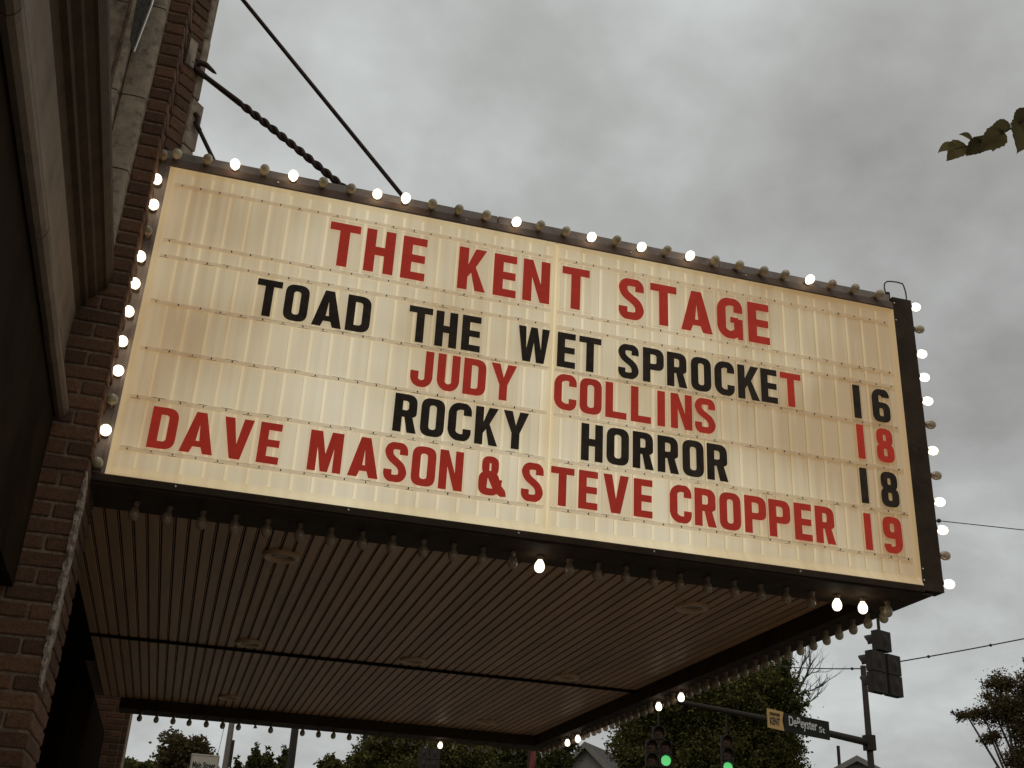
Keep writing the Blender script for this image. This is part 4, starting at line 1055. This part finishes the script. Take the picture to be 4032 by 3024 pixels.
# ------------------------------------------------------------------ houses
def house(name, label, apex, axis, wid, ln, eave, rise, mw, mr, chim=None):
    """gabled house; apex = front ridge point, axis = ridge direction away from the camera"""
    axis = Vector(axis).normalized(); s = UP.cross(axis).normalized()
    b = Vector((apex.x, apex.y, GZ - .15))
    t = empty(name, b + axis * ln / 2, label, 'house', 'houses beyond the trees')
    ez = apex.z - rise - (GZ - .15)
    q = [b - s * wid / 2, b + s * wid / 2]; e_ = [p + UP * ez for p in q]; ap = b + UP * (apex.z - b.z)
    v = q + e_ + [ap] + [p + axis * ln for p in q + e_ + [ap]]
    G().add(v, [(0, 1, 3, 4, 2), (5, 7, 9, 8, 6), (0, 2, 7, 5), (1, 6, 8, 3), (0, 5, 6, 1)]).o('wall', mw, t)
    sl_ = (e_[0] - ap)
    rf = G()
    for sd_ in (0, 1):
        lo = e_[sd_] + (e_[sd_] - ap) * .12; n_ = UP * .16
        A = [ap - axis * .35, lo - axis * .35, lo + axis * (ln + .35), ap + axis * (ln + .35)]
        rf.add(A + [p + n_ for p in A], [(0, 1, 2, 3), (7, 6, 5, 4), (0, 4, 5, 1), (1, 5, 6, 2), (2, 6, 7, 3), (3, 7, 4, 0)])
    r_ = rf.o('roof', mr, t)
    for sd_, nm in ((0, 'barge_board'), (1, 'barge_board')):
        lo = e_[sd_] + (e_[sd_] - ap) * .12
        A = [ap - axis * .36 + UP * .17, lo - axis * .36 + UP * .17, lo - axis * .36 - UP * .14, ap - axis * .36 - UP * .14]
        G().add(A + [p - axis * .05 for p in A], [(0, 1, 2, 3), (7, 6, 5, 4), (0, 4, 5, 1), (1, 5, 6, 2), (2, 6, 7, 3), (3, 7, 4, 0)]).o(nm, M_siding, t)
    for zq in (1.0, 3.8):
        for sx in (-.28, .14):
            w0 = b + s * wid * sx + UP * zq - axis * .02
            E2 = [w0, w0 + s * wid * .14, w0 + s * wid * .14 + UP * 1.5, w0 + UP * 1.5]
            wn = G().add(E2 + [p - axis * .05 for p in E2], [(0, 1, 2, 3), (7, 6, 5, 4), (0, 4, 5, 1), (1, 5, 6, 2), (2, 6, 7, 3), (3, 7, 4, 0)]).o('window', M_glass, t)
    if chim:
        p = ap + axis * chim[0] + s * chim[1]
        G().tube([p - UP * 1.0, p + UP * chim[2]], .10, 8).o('vent_pipe', M_pole, t)
    return t
house('gabled_house', 'grey-sided house gable peeking out beside the largest dark tree', at(2313, 2937, 62), (.65, .76, 0), 7.0, 11, 0, 3.3, M_siding, M_shing)
house('low_roofed_house', 'dark shingled house roof with a vent pipe at the foot of the signal pole', at(3374, 2990, 70), (.5, .87, 0), 9.0, 12, 0, 2.4, M_siding, M_shing, (4.0, .9, 1.3))
# ------------------------------------------------------------------ red banner under the canopy corner
rb0 = at(2083, 2948, 33)
rb = empty('red_banner', Vector((rb0.x, rb0.y, GZ - .14)), 'faded red banner on a thin pole in front of the dark tree', 'banner')
G().tube([Vector((rb0.x, rb0.y, GZ - .14)), rb0 + UP * .1], .03, 8).o('pole', M_pole, rb)
v = []; f = []
for k in range(9):
    for i in range(4):
        v.append(rb0 + Vector((.02 + i * .06, .04 * math.sin(k * .9 + i), -.05 - k * .10)))
for k in range(8):
    for i in range(3): f.append((k * 4 + i, k * 4 + i + 1, k * 4 + i + 5, k * 4 + i + 4))
o = mesh('cloth', v + [p + Vector((0, .006, 0)) for p in v], f + [tuple(q + 36 for q in reversed(t)) for t in f], M_redcloth, True); ob('cloth', o, rb)

# ------------------------------------------------------------------ lift everything so that the pavement is z = 0
for o in list(col.objects):
    if o.parent is None and o.type not in ('CAMERA', 'LIGHT'):
        o.location.z += ZG
